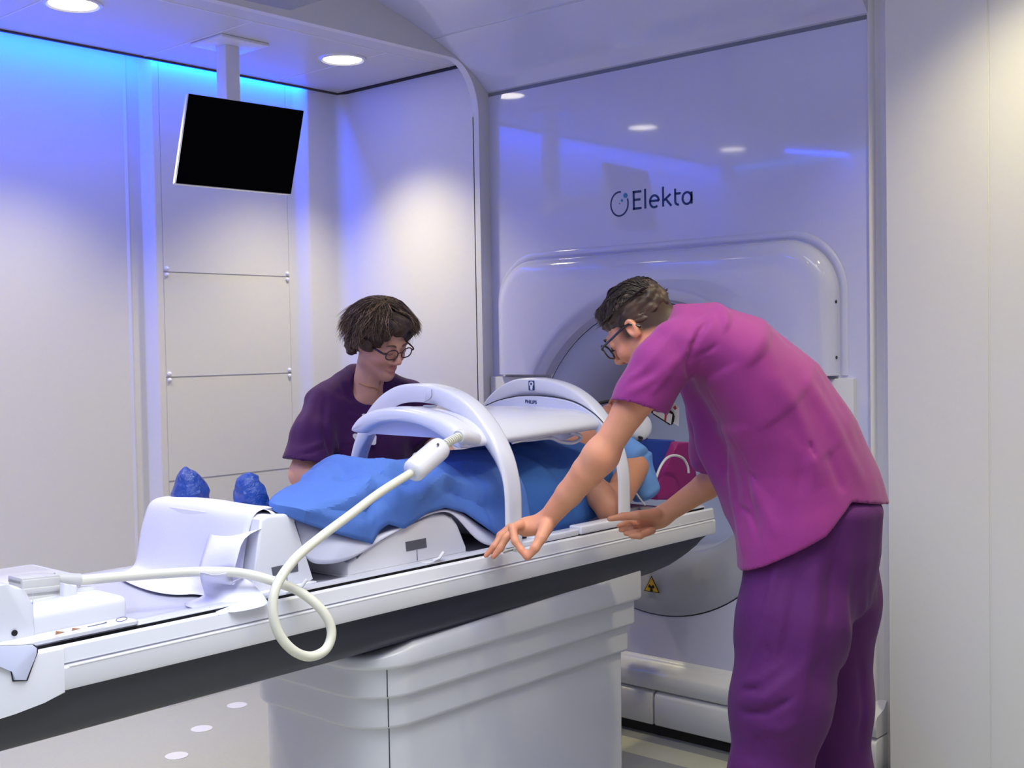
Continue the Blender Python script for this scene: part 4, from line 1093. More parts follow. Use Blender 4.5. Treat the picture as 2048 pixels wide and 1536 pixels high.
def hair_strands(name, H_, m, parent, starts, path, n=500, r=.0010, seed=1, cols=None, field=None):
    rnd = random.Random(seed); V = []; F = []; Cc = []
    raw = [path(rnd) for _ in range(n)]; pts_ = [np.array([H_.w(p) for p in P]) for P, _ in raw]
    if field is not None:
        A_ = np.concatenate(pts_); lf = np.concatenate([np.full(len(p), rnd.uniform(.0008, .006)) for p in pts_])
        for _ in range(3):
            d = field(A_); e = .002; G_ = np.stack([field(A_+np.eye(3)[k]*e)-d for k in range(3)], 1)/e; G_ /= np.linalg.norm(G_, axis=1)[:, None]+1e-9
            A_ = A_+G_*np.maximum(0, lf-d)[:, None]
        o_ = 0
        for i in range(n): L_ = len(pts_[i]); pts_[i] = A_[o_:o_+L_]; o_ += L_
    for i in range(n):
        rr_ = raw[i][1]
        P = [Vector(tuple(p)) for p in pts_[i]]; N = len(P); c = cols(rnd)
        up = Vector(H_.R[2])
        for j, p in enumerate(P):
            T = (P[min(j+1, N-1)]-P[max(j-1, 0)]).normalized(); u = T.cross(up)
            if u.length < 1e-4: u = T.cross(Vector((1, 0, 0)))
            u.normalize(); v = T.cross(u); q = rr_*(1 if j < N*.6 else max(.15, 1-(j/(N-1)-.6)*2.1))
            for k in range(3): a = 2*PI*k/3; V.append(p+u*q*math.cos(a)+v*q*math.sin(a)); Cc.append(c)
        b0 = len(V)-3*N
        for j in range(N-1):
            for k in range(3): F.append((b0+3*j+k, b0+3*j+(k+1) % 3, b0+3*j+3+(k+1) % 3, b0+3*j+3+k))
    me = bpy.data.meshes.new(name); me.from_pydata([tuple(v) for v in V], [], F)
    ca = me.color_attributes.new('Col', 'FLOAT_COLOR', 'POINT'); ca.data.foreach_set('color', np.concatenate([np.array(Cc), np.ones((len(Cc), 1))], 1).astype(np.float32).ravel())
    return link(name, me, m, parent, True, 180)
MHAIR = mat('hair', (70, 52, 42), .5, spec=.4, attr=True)

#@@MAN
MTOPM = mat('magenta_scrub_top', (138, 44, 122), .72, spec=.25, bump=.10, scale=700, mottle=.05, sheen=.15)
MPANT = mat('purple_scrub_trousers', (82, 28, 94), .72, spec=.25, bump=.10, scale=700, mottle=.05, sheen=.03)
MAN = empty('person', (2.95, 1.58, 0)); tag(MAN, 'man in magenta scrub top and purple trousers bending over the couch', 'person')
def wr(F, k, f): return F.add(f, k, 'd')
Lsh = A3(1345, 705, D=3.10); Lel = A3(1203, 910, D=3.16); Lwr = A3(1096, 1038, D=3.27)
Rsh = A3(1418, 752, D=3.48); Rel = A3(1448, 948, D=3.62); Rwr = A3(1330, 1028, D=3.72)
HM = Head(A3(1286, 652, D=3.27), cv(-.66, -.60, .46), cv(-.42, .78, .24), 1.0)
HM.c = A3(1277, 652, D=3.27)
body = Field()
head_prims(body, HM)
neck = A3(1375, 660, D=3.25)
body.cap(HM.w((0, -.03, -.05)), neck, .058, .066, .03)
body.sweep([(A3(1395, 680, D=3.27), Rsh-Lsh, .13, .065), (A3(1500, 780, D=3.25), Rsh-Lsh, .13, .08), (A3(1610, 970, D=3.27), (1, 0, 0), .13, .09)], .03)
body.chain([Lsh+np.array((.03, 0, 0)), A3(1256, 826, D=3.13), Lel], [.054, .0425, .038], .03)
body.ell(Lel+(Lwr-Lel)*.02, (.039, .041, .039), None, .03)
fd = (Lwr-Lel)
body.chain([Lel, Lel+fd*.25, Lel+fd*.6, Lwr], [.038, .0425, .0355, .0275], .03)
fr = (Rwr-Rel)
body.chain([Rsh, Rel, Rel+fr*.3, Rwr], [.046, .042, .041, .030], .02)
# left hand: palm, pinching index and thumb, stretched fingers
Z = lambda u, v, d: A3(u, v, D=d)
body.cap(Z(1088, 1044, 3.28), Z(1052, 1052, 3.29), .026, .024, .02)
body.cap(Z(1088, 1056, 3.25), Z(1050, 1058, 3.28), .017, .019, .02)
body.cap(Z(1060, 1050, 3.31), Z(1025, 1062, 3.33), .020, .014, .02)
body.chain([Z(1040, 1050, 3.26), Z(1025, 1056, 3.24), Z(1030, 1082, 3.215), Z(1043, 1100, 3.205), Z(1052, 1113, 3.20)], [.014, .0120, .0105, .0095, .0082], .008, .006)
body.chain([Z(1092, 1054, 3.24), Z(1082, 1076, 3.21), Z(1070, 1096, 3.195), Z(1057, 1113, 3.195)], [.021, .0155, .0125, .0092], .012, .006)
body.chain([Z(1028, 1058, 3.29), Z(1012, 1076, 3.275), Z(1001, 1096, 3.27), Z(987, 1113, 3.27)], [.0125, .0105, .0098, .0080], .006, .006)
body.chain([Z(1024, 1056, 3.32), Z(1003, 1072, 3.315), Z(988, 1093, 3.30), Z(972, 1111, 3.30)], [.0125, .0105, .0096, .0076], .005, .006)
body.chain([Z(1020, 1054, 3.35), Z(1000, 1070, 3.35), Z(992, 1088, 3.34), Z(980, 1102, 3.34)], [.0112, .0092, .0085, .0070], .005, .006)
# right hand round the rail
body.cap(Z(1325, 1032, 3.72), Z(1292, 1040, 3.71), .029, .027, .02)
body.cap(Z(1318, 1042, 3.74), Z(1290, 1050, 3.74), .024, .024, .02)
body.chain([Z(1312, 1028, 3.69), Z(1275, 1031, 3.66), Z(1245, 1033, 3.655), Z(1219, 1038, 3.655)], [.019, .0150, .0118, .0085], .012, .006)
for k, (a, b_, c_) in enumerate((((1278, 1048), (1254, 1047), (1238, 1052)), ((1284, 1054), (1262, 1056), (1242, 1060)), ((1290, 1060), (1270, 1066), (1252, 1067)), ((1296, 1064), (1280, 1072), (1262, 1072)))):
    body.chain([Z(a[0]+8, a[1]-3, 3.745-.022*k), Z(*a, 3.73-.022*k), Z(*b_, 3.70-.018*k), Z(*c_, 3.70-.018*k)], [.0125, .0110, .0100, .0085], .005, .006)
# legs and feet under the trousers
for (hp_, kn, an) in ((tuple(A3(1590, 1080, D=3.22)), tuple(A3(1562, 1400, D=3.14)), (A3(1540, 1560, D=3.12)[0], A3(1540, 1560, D=3.12)[1], .09)), (tuple(A3(1655, 1080, D=3.38)), tuple(A3(1668, 1400, D=3.41)), (A3(1678, 1560, D=3.42)[0], A3(1678, 1560, D=3.42)[1], .09))):
    body.chain([hp_, kn, an], [.085, .055, .04], .03)
    body.cap((an[0], an[1]-.03, .045), (an[0]-.01, an[1]+.17, .032), .038, .032, .03)
def bruise(P, c):
    for p in (Z(1200, 925, 3.12), Z(1046, 1113, 3.19), Z(975, 1111, 3.29), Z(990, 1113, 3.27)):
        m = np.exp(-(np.linalg.norm(P-p, axis=1)/.025)**2)[:, None]*.30; c = c*(1-m)+c*np.array((1.02, .62, .60))*m
    q = HM.l(P)     # short shaved hair at the sides and back of the head
    m = np.clip(((-q[:, 1]+.045)/.03), 0, 1)*np.clip((q[:, 2]+.045+np.clip(-q[:, 1], 0, 1)*.35)/.02, 0, 1)*(np.linalg.norm(q, axis=1) < .16)*(np.abs(q[:, 0]) < .081)
    ear = np.exp(-(((np.abs(q[:, 0])-.082)/.012)**2+((q[:, 1]+.010)/.024)**2+((q[:, 2]+.018)/.034)**2)*1.2)
    m = (m*np.clip(1-1.6*ear, 0, 1))[:, None]*.96
    return c*(1-m)+np.array(lin((.17, .135, .13)))*m
bo = field_obj('body', body, (2.2, 1.2, -.01), (3.5, 2.5, 1.85), .0042, MSKIN, None, skin_col((220, 154, 122), [HM], bruise))
attach(MAN, bo, *face_parts(HM, MAN))
attach(MAN, *glasses(HM, MFRAME, w=.027, h=.0225, yf=.108, shape=3.0, th=.0024))
# finger nails
# hair: longer on top
hf = Field(); R_ = HM.R
hf.ell(HM.w((0, -.018, .034)), np.array((.082, .100, .086)), R_, .01)
hf.ell(HM.w((0, .050, .080)), np.array((.050, .038, .024)), R_, .02)
hf.add(lambda P: .006*noise3(HM.l(P)*np.array((1, .35, 1)), 70, 2)+.004*noise3(HM.l(P)*np.array((1, .3, 1)), 150, 4), 0, 'd')
hf.plane(HM.w((0, .07, .030)), HM.R.T@np.array((0, .55, -1.)), .008)
hf.plane(HM.w((0, .0, -.005)), HM.R.T@np.array((0, .5, -1.)), .012)
def haircol(a, b_, sc=60, H_=HM, st=(1, .25, 1)):
    ca, cb = np.array(lin(a)), np.array(lin(b_))
    def f(P):
        q = H_.l(P)*np.array(st); n = np.clip(.5+.5*noise3(q, sc, 7)+.3*noise3(q, sc*2.3, 9), 0, 1)[:, None]; return ca*(1-n)+cb*n
    return f
ho = field_obj('hair', hf, HM.c-.16, HM.c+.16, .004, MHAIR, None, haircol((.15, .11, .10), (.34, .26, .22)))
def mpath(r):
    th = r.uniform(-1, 1); x = .078*th; y0 = r.uniform(-.11, .035)
    z = lambda x, y: .034+.087*math.sqrt(max(.02, 1-(x/.083)**2-((y+.018)/.101)**2))
    L = r.uniform(.03, .05); P = []
    for k in range(6):
        t = k/5; y = y0+L*t; xx = x+.012*math.sin(t*2+x*40)*.5+.004*math.copysign(t, x); P.append((xx, y, z(xx, min(y, .075))+.001+.006*t*t*(1 if y > .03 else .5)*r.uniform(.3, 1)))
    return P, r.uniform(.0007, .0013)
hs = hair_strands('hair_strands', HM, MHAIR, None, None, mpath, 900, seed=4, field=hf, cols=lambda r: np.array(lin((.13, .10, .09)))*(1+1.6*r.random()**2))
hs['label'] = 'short dark brown hair, longer on top'
attach(MAN, ho, hs)
# trousers
tr_ = Field()
tr_.sweep([((2.97, 1.50, 1.04), (1, 0, 0), .170, .140), ((2.97, 1.51, .93), (1, 0, 0), .182, .142), ((2.97, 1.52, .80), (1, 0, 0), .165, .128)], .04)
def down(p, z): return (p[0], p[1], z)
k1 = A3(1540, 1560, D=3.12); k2 = A3(1678, 1560, D=3.42)
tr_.chain([A3(1590, 1080, D=3.20), A3(1584, 1250, D=3.17), A3(1564, 1385, D=3.13), A3(1560, 1420, D=3.13), k1, down(k1, .05)], [.136, .140, .118, .116, .098, .100], .03, .05)
tr_.chain([A3(1660, 1070, D=3.38), A3(1662, 1200, D=3.39), A3(1662, 1400, D=3.41), k2, down(k2, .05)], [.132, .128, .108, .090, .095], .035, .05)
def rid(p0, p1, wd, am):
    p0 = np.array(p0); p1 = np.array(p1); ba = p1-p0; L = ba@ba
    def f(P):
        d = P-p0; t = np.clip(d@ba/L, 0, 1); dist = np.linalg.norm(d-t[:, None]*ba, axis=1); return -am*np.exp(-(dist/wd)**2)*np.sin(np.clip(t, 0, 1)*PI)
    return f
def ridges(F, L_):
    fs = [rid(*a) for a in L_]
    F.add(lambda P: sum(f(P) for f in fs), 0, 'd')
def hitp(F, u, v, d0=2.7, d1=4.7):
    g = ray(u, v); n = np.linalg.norm(g); D_ = np.arange(d0, d1, .006); P = EYE+g*D_[:, None]; d = F(P); i = np.nonzero(d < 0)[0]
    if not len(i): return None
    i = i[0]
    if i == 0: return P[0]
    t = d[i-1]/(d[i-1]-d[i]); return P[i-1]+(P[i]-P[i-1])*t
def pleats(F, L_):
    S_ = []
    for path, wd, am in L_:
        pts = [hitp(F, *p) for p in path]; pts = [p for p in pts if p is not None]
        if len(pts) > 1: S_.append((pts, wd, am))
    def f(P):
        out = np.zeros(len(P))
        for pts, wd, am in S_:
            n = len(pts)-1; best = np.full(len(P), 1e3); par = np.zeros(len(P))
            for i in range(n):
                a, b = pts[i], pts[i+1]; ba = b-a; L = ba@ba+1e-9; d = P-a; t = np.clip(d@ba/L, 0, 1); dist = np.linalg.norm(d-t[:, None]*ba, axis=1)
                m = dist < best; best = np.where(m, dist, best); par = np.where(m, (i+t)/n, par)
            out -= am*np.exp(-(best/wd)**2)*np.minimum(1, 1.6*np.sin(np.clip(par, 0.02, .98)*PI))
        return out
    F.add(f, 0, 'd')
def soft(F, amp, sc, st=(1, 1, 1), seed=1):
    s_ = np.array(st, float); F.add(lambda P: amp*noise3(P*s_, sc, seed), 0, 'd')
pleats(tr_, [(((1470, 1402), (1530, 1398), (1590, 1350), (1640, 1290)), .012, .013), (((1475, 1425), (1540, 1425), (1600, 1385)), .010, -.010), (((1480, 1365), (1520, 1360), (1560, 1330)), .010, .008), (((1478, 1380), (1520, 1378)), .007, -.008),
    (((1640, 1090), (1625, 1250), (1590, 1450)), .022, .012), (((1560, 1090), (1530, 1230), (1500, 1340)), .016, .007), (((1600, 1110), (1580, 1250), (1560, 1330)), .014, -.008), (((1540, 1130), (1525, 1200), (1535, 1300), (1530, 1345)), .005, -.004), (((1500, 1450), (1560, 1460), (1600, 1440)), .014, .008),
    (((1700, 1080), (1690, 1250), (1680, 1450)), .02, .009), (((1735, 1150), (1722, 1350), (1720, 1520)), .014, -.008), (((1700, 1300), (1640, 1440)), .016, .008), (((1670, 1110), (1655, 1250)), .012, -.008), (((1520, 1470), (1500, 1530)), .014, -.007)])
soft(tr_, .006, 9, (1, 1, .45), 3); soft(tr_, .0025, 26, (1, 1, .4), 6)
tr_.plane((0, 0, .045), (0, 0, -1), .004)
to = field_obj('trousers', tr_, (2.4, 1.05, .02), (3.5, 1.95, 1.2), .0065, MPANT, None)
attach(MAN, to)
for x, y in ((k1[0], k1[1]), (k2[0], k2[1])):
    sh = Field(); sh.chain([(x, y-.06, .045), (x, y+.08, .045), (x, y+.19, .035)], [.046, .048, .042], .02); sh.plane((0, 0, .012), (0, 0, -1), .003)
    attach(MAN, field_obj('shoe', sh, (x-.08, y-.15, 0), (x+.08, y+.28, .11), .006, MWP, None))
# scrub top
tp_ = Field()
tp_.sweep([(A3(1352, 655, D=3.24), Rsh-Lsh, .115, .070), (A3(1400, 672, D=3.25), Rsh-Lsh, .195, .100), (A3(1470, 718, D=3.25), Rsh-Lsh, .215, .132), (A3(1543, 800, D=3.25), (1, .1, 0), .220, .150), (A3(1598, 895, D=3.26), (1, .05, 0), .216, .156), (A3(1634, 990, D=3.27), (1, 0, 0), .224, .168), (A3(1655, 1080, D=3.27), (1, 0, 0), .232, .178), (A3(1668, 1180, D=3.27), (1, 0, 0), .235, .18)], .03, cap=.6)
# left sleeve, right sleeve
sl0 = A3(1352, 695, D=3.13); sl1 = A3(1288, 790, D=3.12); sl2 = A3(1262, 850, D=3.12)
tp_.chain([sl0, A3(1318, 735, D=3.12), sl1, sl2], [.078, .076, .074, .075], .05, .03)
tp_.chain([A3(1575, 960, D=3.22), A3(1592, 1080, D=3.20), A3(1588, 1190, D=3.18)], [.135, .152, .156], .06, .04)
tp_.chain([A3(1400, 770, D=3.33), A3(1450, 880, D=3.33), A3(1500, 1000, D=3.30)], [.06, .075, .08], .06, .03)
rs0 = Rsh; rs1 = Rsh+(Rel-Rsh)*.78; rs2 = Rsh+(Rel-Rsh)*1.1
tp_.chain([rs0, rs1, rs2], [.080, .088, .090], .05, .03)
pleats(tp_, [(((1424, 632), (1400, 662), (1383, 695), (1375, 735), (1378, 760)), .007, -.013), (((1405, 640), (1380, 680), (1366, 720)), .012, .008), (((1372, 705), (1310, 758), (1250, 790)), .011, .009), (((1352, 655), (1290, 735), (1248, 765)), .012, .006), (((1345, 740), (1300, 790)), .010, .006),
    (((1380, 722), (1412, 705), (1440, 686)), .006, -.006), (((1380, 735), (1420, 715)), .005, -.004), (((1378, 725), (1420, 790), (1460, 870), (1500, 945), (1565, 1015)), .004, -.004),
    (((1545, 740), (1600, 850), (1640, 985)), .028, .010), (((1600, 740), (1670, 860), (1730, 980)), .026, .009), (((1570, 800), (1610, 900), (1600, 1000)), .02, -.007), (((1616, 880), (1626, 905), (1634, 930)), .006, -.008), (((1655, 900), (1690, 990)), .016, -.007),
    (((1452, 890), (1470, 1000), (1490, 1120)), .014, .009), (((1475, 900), (1500, 1000), (1520, 1100)), .012, -.007), (((1500, 960), (1560, 1080)), .016, .007), (((1480, 1010), (1500, 1030), (1512, 1060)), .007, -.008), (((1440, 850), (1450, 950)), .016, -.008), (((1430, 610), (1530, 690), (1560, 800)), .04, .006)])
soft(tp_, .005, 8, (1, 1, 1), 5); soft(tp_, .0022, 24, (1, 1, .6), 8)
# sleeve end, hem and neck openings
hl = A3(1228, 793, D=3.05); hr_ = A3(1335, 790, D=3.1); ax_ = (sl2-sl0)/np.linalg.norm(sl2-sl0)
def boxcut(c, n, cen, rad):
    c = np.array(c); n = np.array(n)/np.linalg.norm(n); cen = np.array(cen)
    return lambda P: np.maximum(-((P-c)@n), np.linalg.norm(P-cen, axis=1)-rad)
tp_.add(boxcut(A3(1278, 797, D=3.12), cv(.08, -1, 0), A3(1262, 868, D=3.12), .105), .004, 's')
tp_.add(boxcut(Rsh+(Rel-Rsh)*.86, Rel-Rsh, Rel+(Rel-Rsh)*.15, .16), .004, 's')
# hem: plane through the low front and high back
p1 = A3(1487, 1152, D=3.1); p2 = A3(1640, 1068, D=3.1); p3 = p2+fw*.4+np.array((0, 0, .0))
n1 = np.cross(p2-p1, fw); n1 /= np.linalg.norm(n1); n1 = -n1 if n1[2] > 0 else n1
p4 = A3(1702, 1004, D=3.1); n2 = np.cross(p4-p2, fw); n2 /= np.linalg.norm(n2); n2 = -n2 if n2[2] > 0 else n2
p5 = A3(1790, 1008, D=3.3); n3 = np.cross(p5-p4, fw); n3 /= np.linalg.norm(n3); n3 = -n3 if n3[2] > 0 else n3
tp_.add(lambda P: np.minimum(np.maximum((P-p1)@n1, (P-p2)@n2), (P-p4)@n3), .003, 'i')
tpo = field_obj('scrub_top', tp_, (2.2, 1.0, .7), (3.6, 2.4, 1.8), .0055, MTOPM, None)
attach(MAN, tpo)
#@@WOMAN
MTOPW = mat('dark_purple_scrub_top', (66, 26, 84), .75, spec=.2, bump=.10, scale=700, mottle=.06, sheen=.1)
WOM = empty('person', (2.78, 3.27, 0)); tag(WOM, 'woman in dark purple scrub top with glasses standing behind the couch', 'person')
HW = Head(A3(764, 676, D=4.12), cv(.66, -.48, -.56), cv(.12, .84, -.30), .98)
wb = Field(); head_prims(wb, HW, True)
nb_ = A3(735, 775, D=4.20)
wb.cap(HW.w((0, -.025, -.06)), nb_, .050, .054, .03)
wRsh = A3(640, 815, D=4.12); wLsh = A3(830, 800, D=4.42); 
wRel = A3(608, 948, D=4.02); wLel = A3(880, 905, D=4.32)
wRwr = A3(700, 985, D=3.98); wLwr = A3(915, 935, D=4.05)
wb.sweep([(A3(737, 800, D=4.26), wLsh-wRsh, .15, .07), (A3(732, 860, D=4.27), wLsh-wRsh, .15, .10), (A3(730, 990, D=4.3), wLsh-wRsh, .14, .10), (A3(730, 1120, D=4.32), (1, 0, 0), .15, .11)], .05)
wb.cap(wRsh, wRel, .050, .045, .03); wb.chain([wRel, wRel+(wRwr-wRel)*.3, wRwr], [.047, .045, .028], .03)
wb.cap(wLsh, wLel, .050, .042, .03); wb.chain([wLel, wLel+(wLwr-wLel)*.3, wLwr], [.042, .040, .027], .03)
def simple_hand(F, W, d, n, side, s=.9):
    """relaxed curled hand: W wrist, d towards the fingers, n out of the back of the hand, side +1 thumb to cross(d, n)"""
    d = d/np.linalg.norm(d); n = n-d*(n@d); n /= np.linalg.norm(n); x = np.cross(d, n)*side
    q = lambda a, b, c: W+(x*a+d*b+n*c)*s
    for a in (-.028, -.009, .01, .028): F.cap(q(a*.6, .01, 0), q(a, .088, 0), .0145*s, .0125*s, .012)
    for a, l in ((.030, .068), (.010, .076), (-.010, .071), (-.029, .056)):
        F.chain([q(a, .088, 0), q(a*1.08, .088+l*.48, -.010), q(a*1.1, .088+l*.78, -.026), q(a*1.1, .088+l*.95, -.042)], [.0098*s, .0088*s, .0080*s, .0070*s], .004, .005)
    F.chain([q(.018, .018, -.006), q(.045, .045, -.016), q(.052, .075, -.026), q(.048, .098, -.034)], [.0155*s, .0125*s, .0105*s, .0085*s], .008, .005)
simple_hand(wb, wRwr, np.array((.55, -.75, -.1)), np.array((0, .1, 1.)), -1)
simple_hand(wb, wLwr, np.array((.1, -.9, -.25)), np.array((0, -.1, 1.)), 1)
for dx in (-.1, .1):
    wb.chain([(2.80+dx, 3.28, .90), (2.80+dx, 3.27, .50), (2.80+dx, 3.30, .09)], [.09, .06, .04], .03); wb.cap((2.80+dx, 3.30, .045), (2.80+dx, 3.14, .035), .038, .032, .03)
wo = field_obj('body', wb, (2.2, 2.7, -.01), (3.4, 3.7, 1.8), .0042, MSKIN, None, skin_col((218, 164, 142), [HW]))
attach(WOM, wo, *face_parts(HW, WOM, mat('brown_brow', (110, 80, 66), .8)))
attach(WOM, *glasses(HW, MTORT, th=.0022, w=.0245, h=.0185, yf=.106, shape=2.3))
# short wavy hair
hf = Field(); R_ = HW.R
hf.ell(HW.w((0, -.026, .032)), np.array((.092, .108, .092)), R_, .01)
hf.ell(HW.w((0, -.075, -.035)), np.array((.075, .050, .060)), R_, .03)
for e in (-1, 1):
    hf.ell(HW.w((e*.074, -.008, .012)), np.array((.028, .060, .050)), R_, .02)
hf.ell(HW.w((.070, -.070, -.045)), np.array((.030, .036, .048)), R_, .02)
hf.ell(HW.w((-.070, -.070, -.045)), np.array((.030, .036, .048)), R_, .02)
hf.ell(HW.w((-.075, .040, .055)), np.array((.030, .034, .035)), R_, .02)
hf.ell(HW.w((0, .058, .088)), np.array((.060, .045, .030)), R_, .02)
hf.ell(HW.w((.062, .045, .045)), np.array((.022, .036, .035)), R_, .02)
hf.ell(HW.w((0, .085, -.030)), np.array((.060, .070, .078)), R_, .010, 's')
def wav(P):
    q = HW.l(P); a = np.arctan2(q[:, 0], q[:, 2]+.12); return .007*np.sin(a*34+q[:, 1]*60+2.5*noise3(q, 22, 4))*np.clip(noise3(q, 18, 6)+.6, 0, 1)+.006*noise3(q, 40, 2)
hf.add(wav, 0, 'd'); hf.add(lambda P: np.full(len(P), .0035), 0, 'd')
wh = field_obj('hair', hf, HW.c-.19, HW.c+.19, .004, MHAIR, None, haircol((.15, .11, .10), (.36, .28, .23), 60, HW, (1, .5, .5)))
def wpath(r):
    ph = r.uniform(-PI, PI); # azimuth away from the crown: 0 = forward
    x0, y0 = .03*math.sin(ph)*r.random(), -.03+.04*math.cos(ph)*r.random(); P = []; front = math.cos(ph) > .35
    L = r.uniform(1.15, 1.5) if front else r.uniform(1.6, 2.35); wv = r.uniform(.005, .016); w0 = r.uniform(0, 6); fq = r.uniform(3, 6); lift = r.uniform(-.001, .012)
    flick = r.uniform(0, .04)
    dx, dy = math.sin(ph), math.cos(ph)
    if front: dx = dx+(.55 if dx >= 0 else -.55); 
    nn = math.hypot(dx, dy); dx /= nn; dy /= nn
    for k in range(12):
        t = k/11*L; a = .04+t*1.0; rx, ry, rz = .094+lift, .110+lift, .095+lift
        ww = wv*math.sin(w0+t*fq)
        x = x0*(1-t/3)+rx*math.sin(min(a, 1.75))*dx+ww*dy; y = -.026+ry*math.sin(min(a, 1.75))*dy-ww*dx; z = .032+rz*math.cos(min(a, 1.75))-(max(0, a-1.75))*.085
        g = max(0, k/11-.6)*2.5*flick
        P.append((x+dx*g-(.012*max(0, a-1.9)*dx), y+dy*g, z))
    return P, r.uniform(.0008, .0016)
def wcol(r):
    t = r.random()**1.4; return np.array(lin((.15+.52*t, .11+.44*t, .10+.36*t)))
ws = hair_strands('hair_strands', HW, MHAIR, None, None, wpath, 3400, seed=9, cols=wcol, field=hf); ws['label'] = 'short wavy brown hair with lighter strands'
attach(WOM, wh, ws)
# scrub top
wt = Field(); wax = wLsh-wRsh
wt.sweep([(A3(737, 770, D=4.25), wax, .105, .066), (A3(734, 812, D=4.26), wax, .190, .088), (A3(730, 880, D=4.26), wax, .195, .122), (A3(728, 960, D=4.28), wax, .185, .128), (A3(728, 1060, D=4.30), wax, .20, .14), (A3(728, 1150, D=4.30), (1, 0, 0), .21, .15)], .03)
wt.chain([wRsh+(wLsh-wRsh)*.06, A3(628, 870, D=4.07), A3(612, 930, D=4.03), A3(600, 990, D=4.0)], [.068, .074, .080, .080], .05, .03)
wt.chain([wLsh-(wLsh-wRsh)*.06, wLsh+(wLel-wLsh)*.5, wLel], [.066, .072, .074], .05, .03)
wt.chain([A3(712, 758, D=4.24), A3(650, 803, D=4.16)], [.052, .062], .04)
wt.chain([A3(762, 765, D=4.28), A3(815, 795, D=4.38)], [.050, .060], .04)
pleats(wt, [(((652, 790), (648, 850), (662, 920)), .010, -.012), (((700, 828), (750, 838), (790, 822)), .010, .010), (((690, 838), (740, 856), (780, 850)), .010, -.008), (((590, 905), (625, 893), (655, 880)), .007, .006), (((590, 915), (625, 905), (655, 895)), .006, -.006), (((640, 770), (615, 830), (600, 890)), .016, .007), (((770, 840), (740, 900), (735, 960)), .02, .008), (((672, 880), (690, 950)), .014, .008), (((670, 760), (690, 800), (720, 830)), .010, .006)])
soft(wt, .005, 11, (1, 1, 1), 12); soft(wt, .0022, 30, (1, 1, 1), 14)
wt.add(boxcut(A3(612, 915, D=4.03), cv(.05, -1, -.12), A3(605, 985, D=4.02), .135), .004, 's')
wt.add(boxcut(wLsh+(wLel-wLsh)*.80, wLel-wLsh, wLel+(wLel-wLsh)*.2, .13), .004, 's')
# neck opening: a soft notched V in front
nf = Field(); nf.cap(A3(748, 700, D=4.18), A3(741, 775, D=4.15), .072, .058, .02); nf.cap(A3(740, 770, D=4.14), A3(742, 795, D=4.02), .062, .020, .03)
wt.add(lambda P: nf(P), .006, 's')
wt.plane((0, 0, .78), (0, 0, -1), .004)
wto = field_obj('scrub_top', wt, (2.2, 2.7, .7), (3.4, 3.7, 1.6), .0055, MTOPW, None)
wp = Field()
wp.chain([(2.70, 3.26, .92), (2.70, 3.26, .5), (2.70, 3.29, .06)], [.12, .095, .085], .03); wp.chain([(2.90, 3.28, .92), (2.90, 3.27, .5), (2.90, 3.30, .06)], [.12, .095, .085], .03)
wp.plane((0, 0, .05), (0, 0, -1)); wp.plane((0, 0, .95), (0, 0, 1))
attach(WOM, wto, field_obj('trousers', wp, (2.5, 3.0, 0), (3.1, 3.5, 1.0), .01, MTOPW, None))
#@@PATIENT
PAT = empty('person', (2.7, 2.62, .91)); tag(PAT, 'patient lying face up on the couch in blue gown and shoe covers', 'person')
HP = Head(A3(1250, 846, Y=2.60), np.array((-.28, -.03, .95)), np.array((.95, 0, .28)), 1.0)
pb = Field(); head_prims(pb, HP)
pb.cap(HP.w((0, -.02, -.06)), (3.20, 2.60, 1.10), .056, .062, .03)
pb.sweep([((3.18, 2.62, 1.05), (0, 1, 0), .19, .09), ((3.0, 2.62, 1.05), (0, 1, 0), .17, .105), ((2.75, 2.62, 1.04), (0, 1, 0), .16, .10), ((2.62, 2.62, 1.03), (0, 1, 0), .17, .10)], .04)
for y0, y1, x1 in ((2.52, 2.61, at(500, 980, Y=2.62).x), (2.72, 2.84, at(380, 980, Y=2.86).x)):
    y0 = 2.56 if y0 < 2.6 else y0
    pb.chain([(2.60, y0, 1.05), (2.25, y0, 1.07), (x1+.12, y1, 1.00)], [.075, .055, .034], .03)
    pb.chain([(x1+.12, y1, 1.00), (x1+.0, y1, 1.03), (x1-.02, y1+.01, 1.11)], [.032, .024, .018], .02)
pS = A3(1268, 935, Y=2.40); pE_ = A3(1222, 1018, Y=2.345); pW = A3(1158, 935, Y=2.47)
pb.cap(pS, pE_, .052, .046, .03); pb.chain([pE_, pE_+(pW-pE_)*.3, pW], [.046, .048, .032], .02)
simple_hand(pb, pW, np.array((-.85, .45, .05)), np.array((0, -.35, 1.)), 1)
qS = np.array((3.2, 2.84, 1.05)); pb.cap(qS, (2.95, 2.88, .99), .05, .045, .03); pb.cap((2.95, 2.88, .99), (2.72, 2.87, .98), .042, .03, .03)
simple_hand(pb, np.array((2.72, 2.87, .98)), np.array((-1., 0, -.05)), np.array((0, .1, 1.)), 1)
def darkhair(P, c):
    q = HP.l(P); m = (np.clip((q[:, 2]-.035+q[:, 1]*-.9+.02)/.02, 0, 1)*(np.linalg.norm(q, axis=1) < .16)*(q[:, 1] < .07))[:, None]*.85
    return c*(1-m)+np.array(lin((.16, .12, .10)))*m
po = field_obj('body', pb, (1.68, 2.25, .9), (3.62, 3.0, 1.42), .005, MSKIN, None, skin_col((196, 136, 108), [HP], darkhair))
attach(PAT, po, *face_parts(HP, PAT))
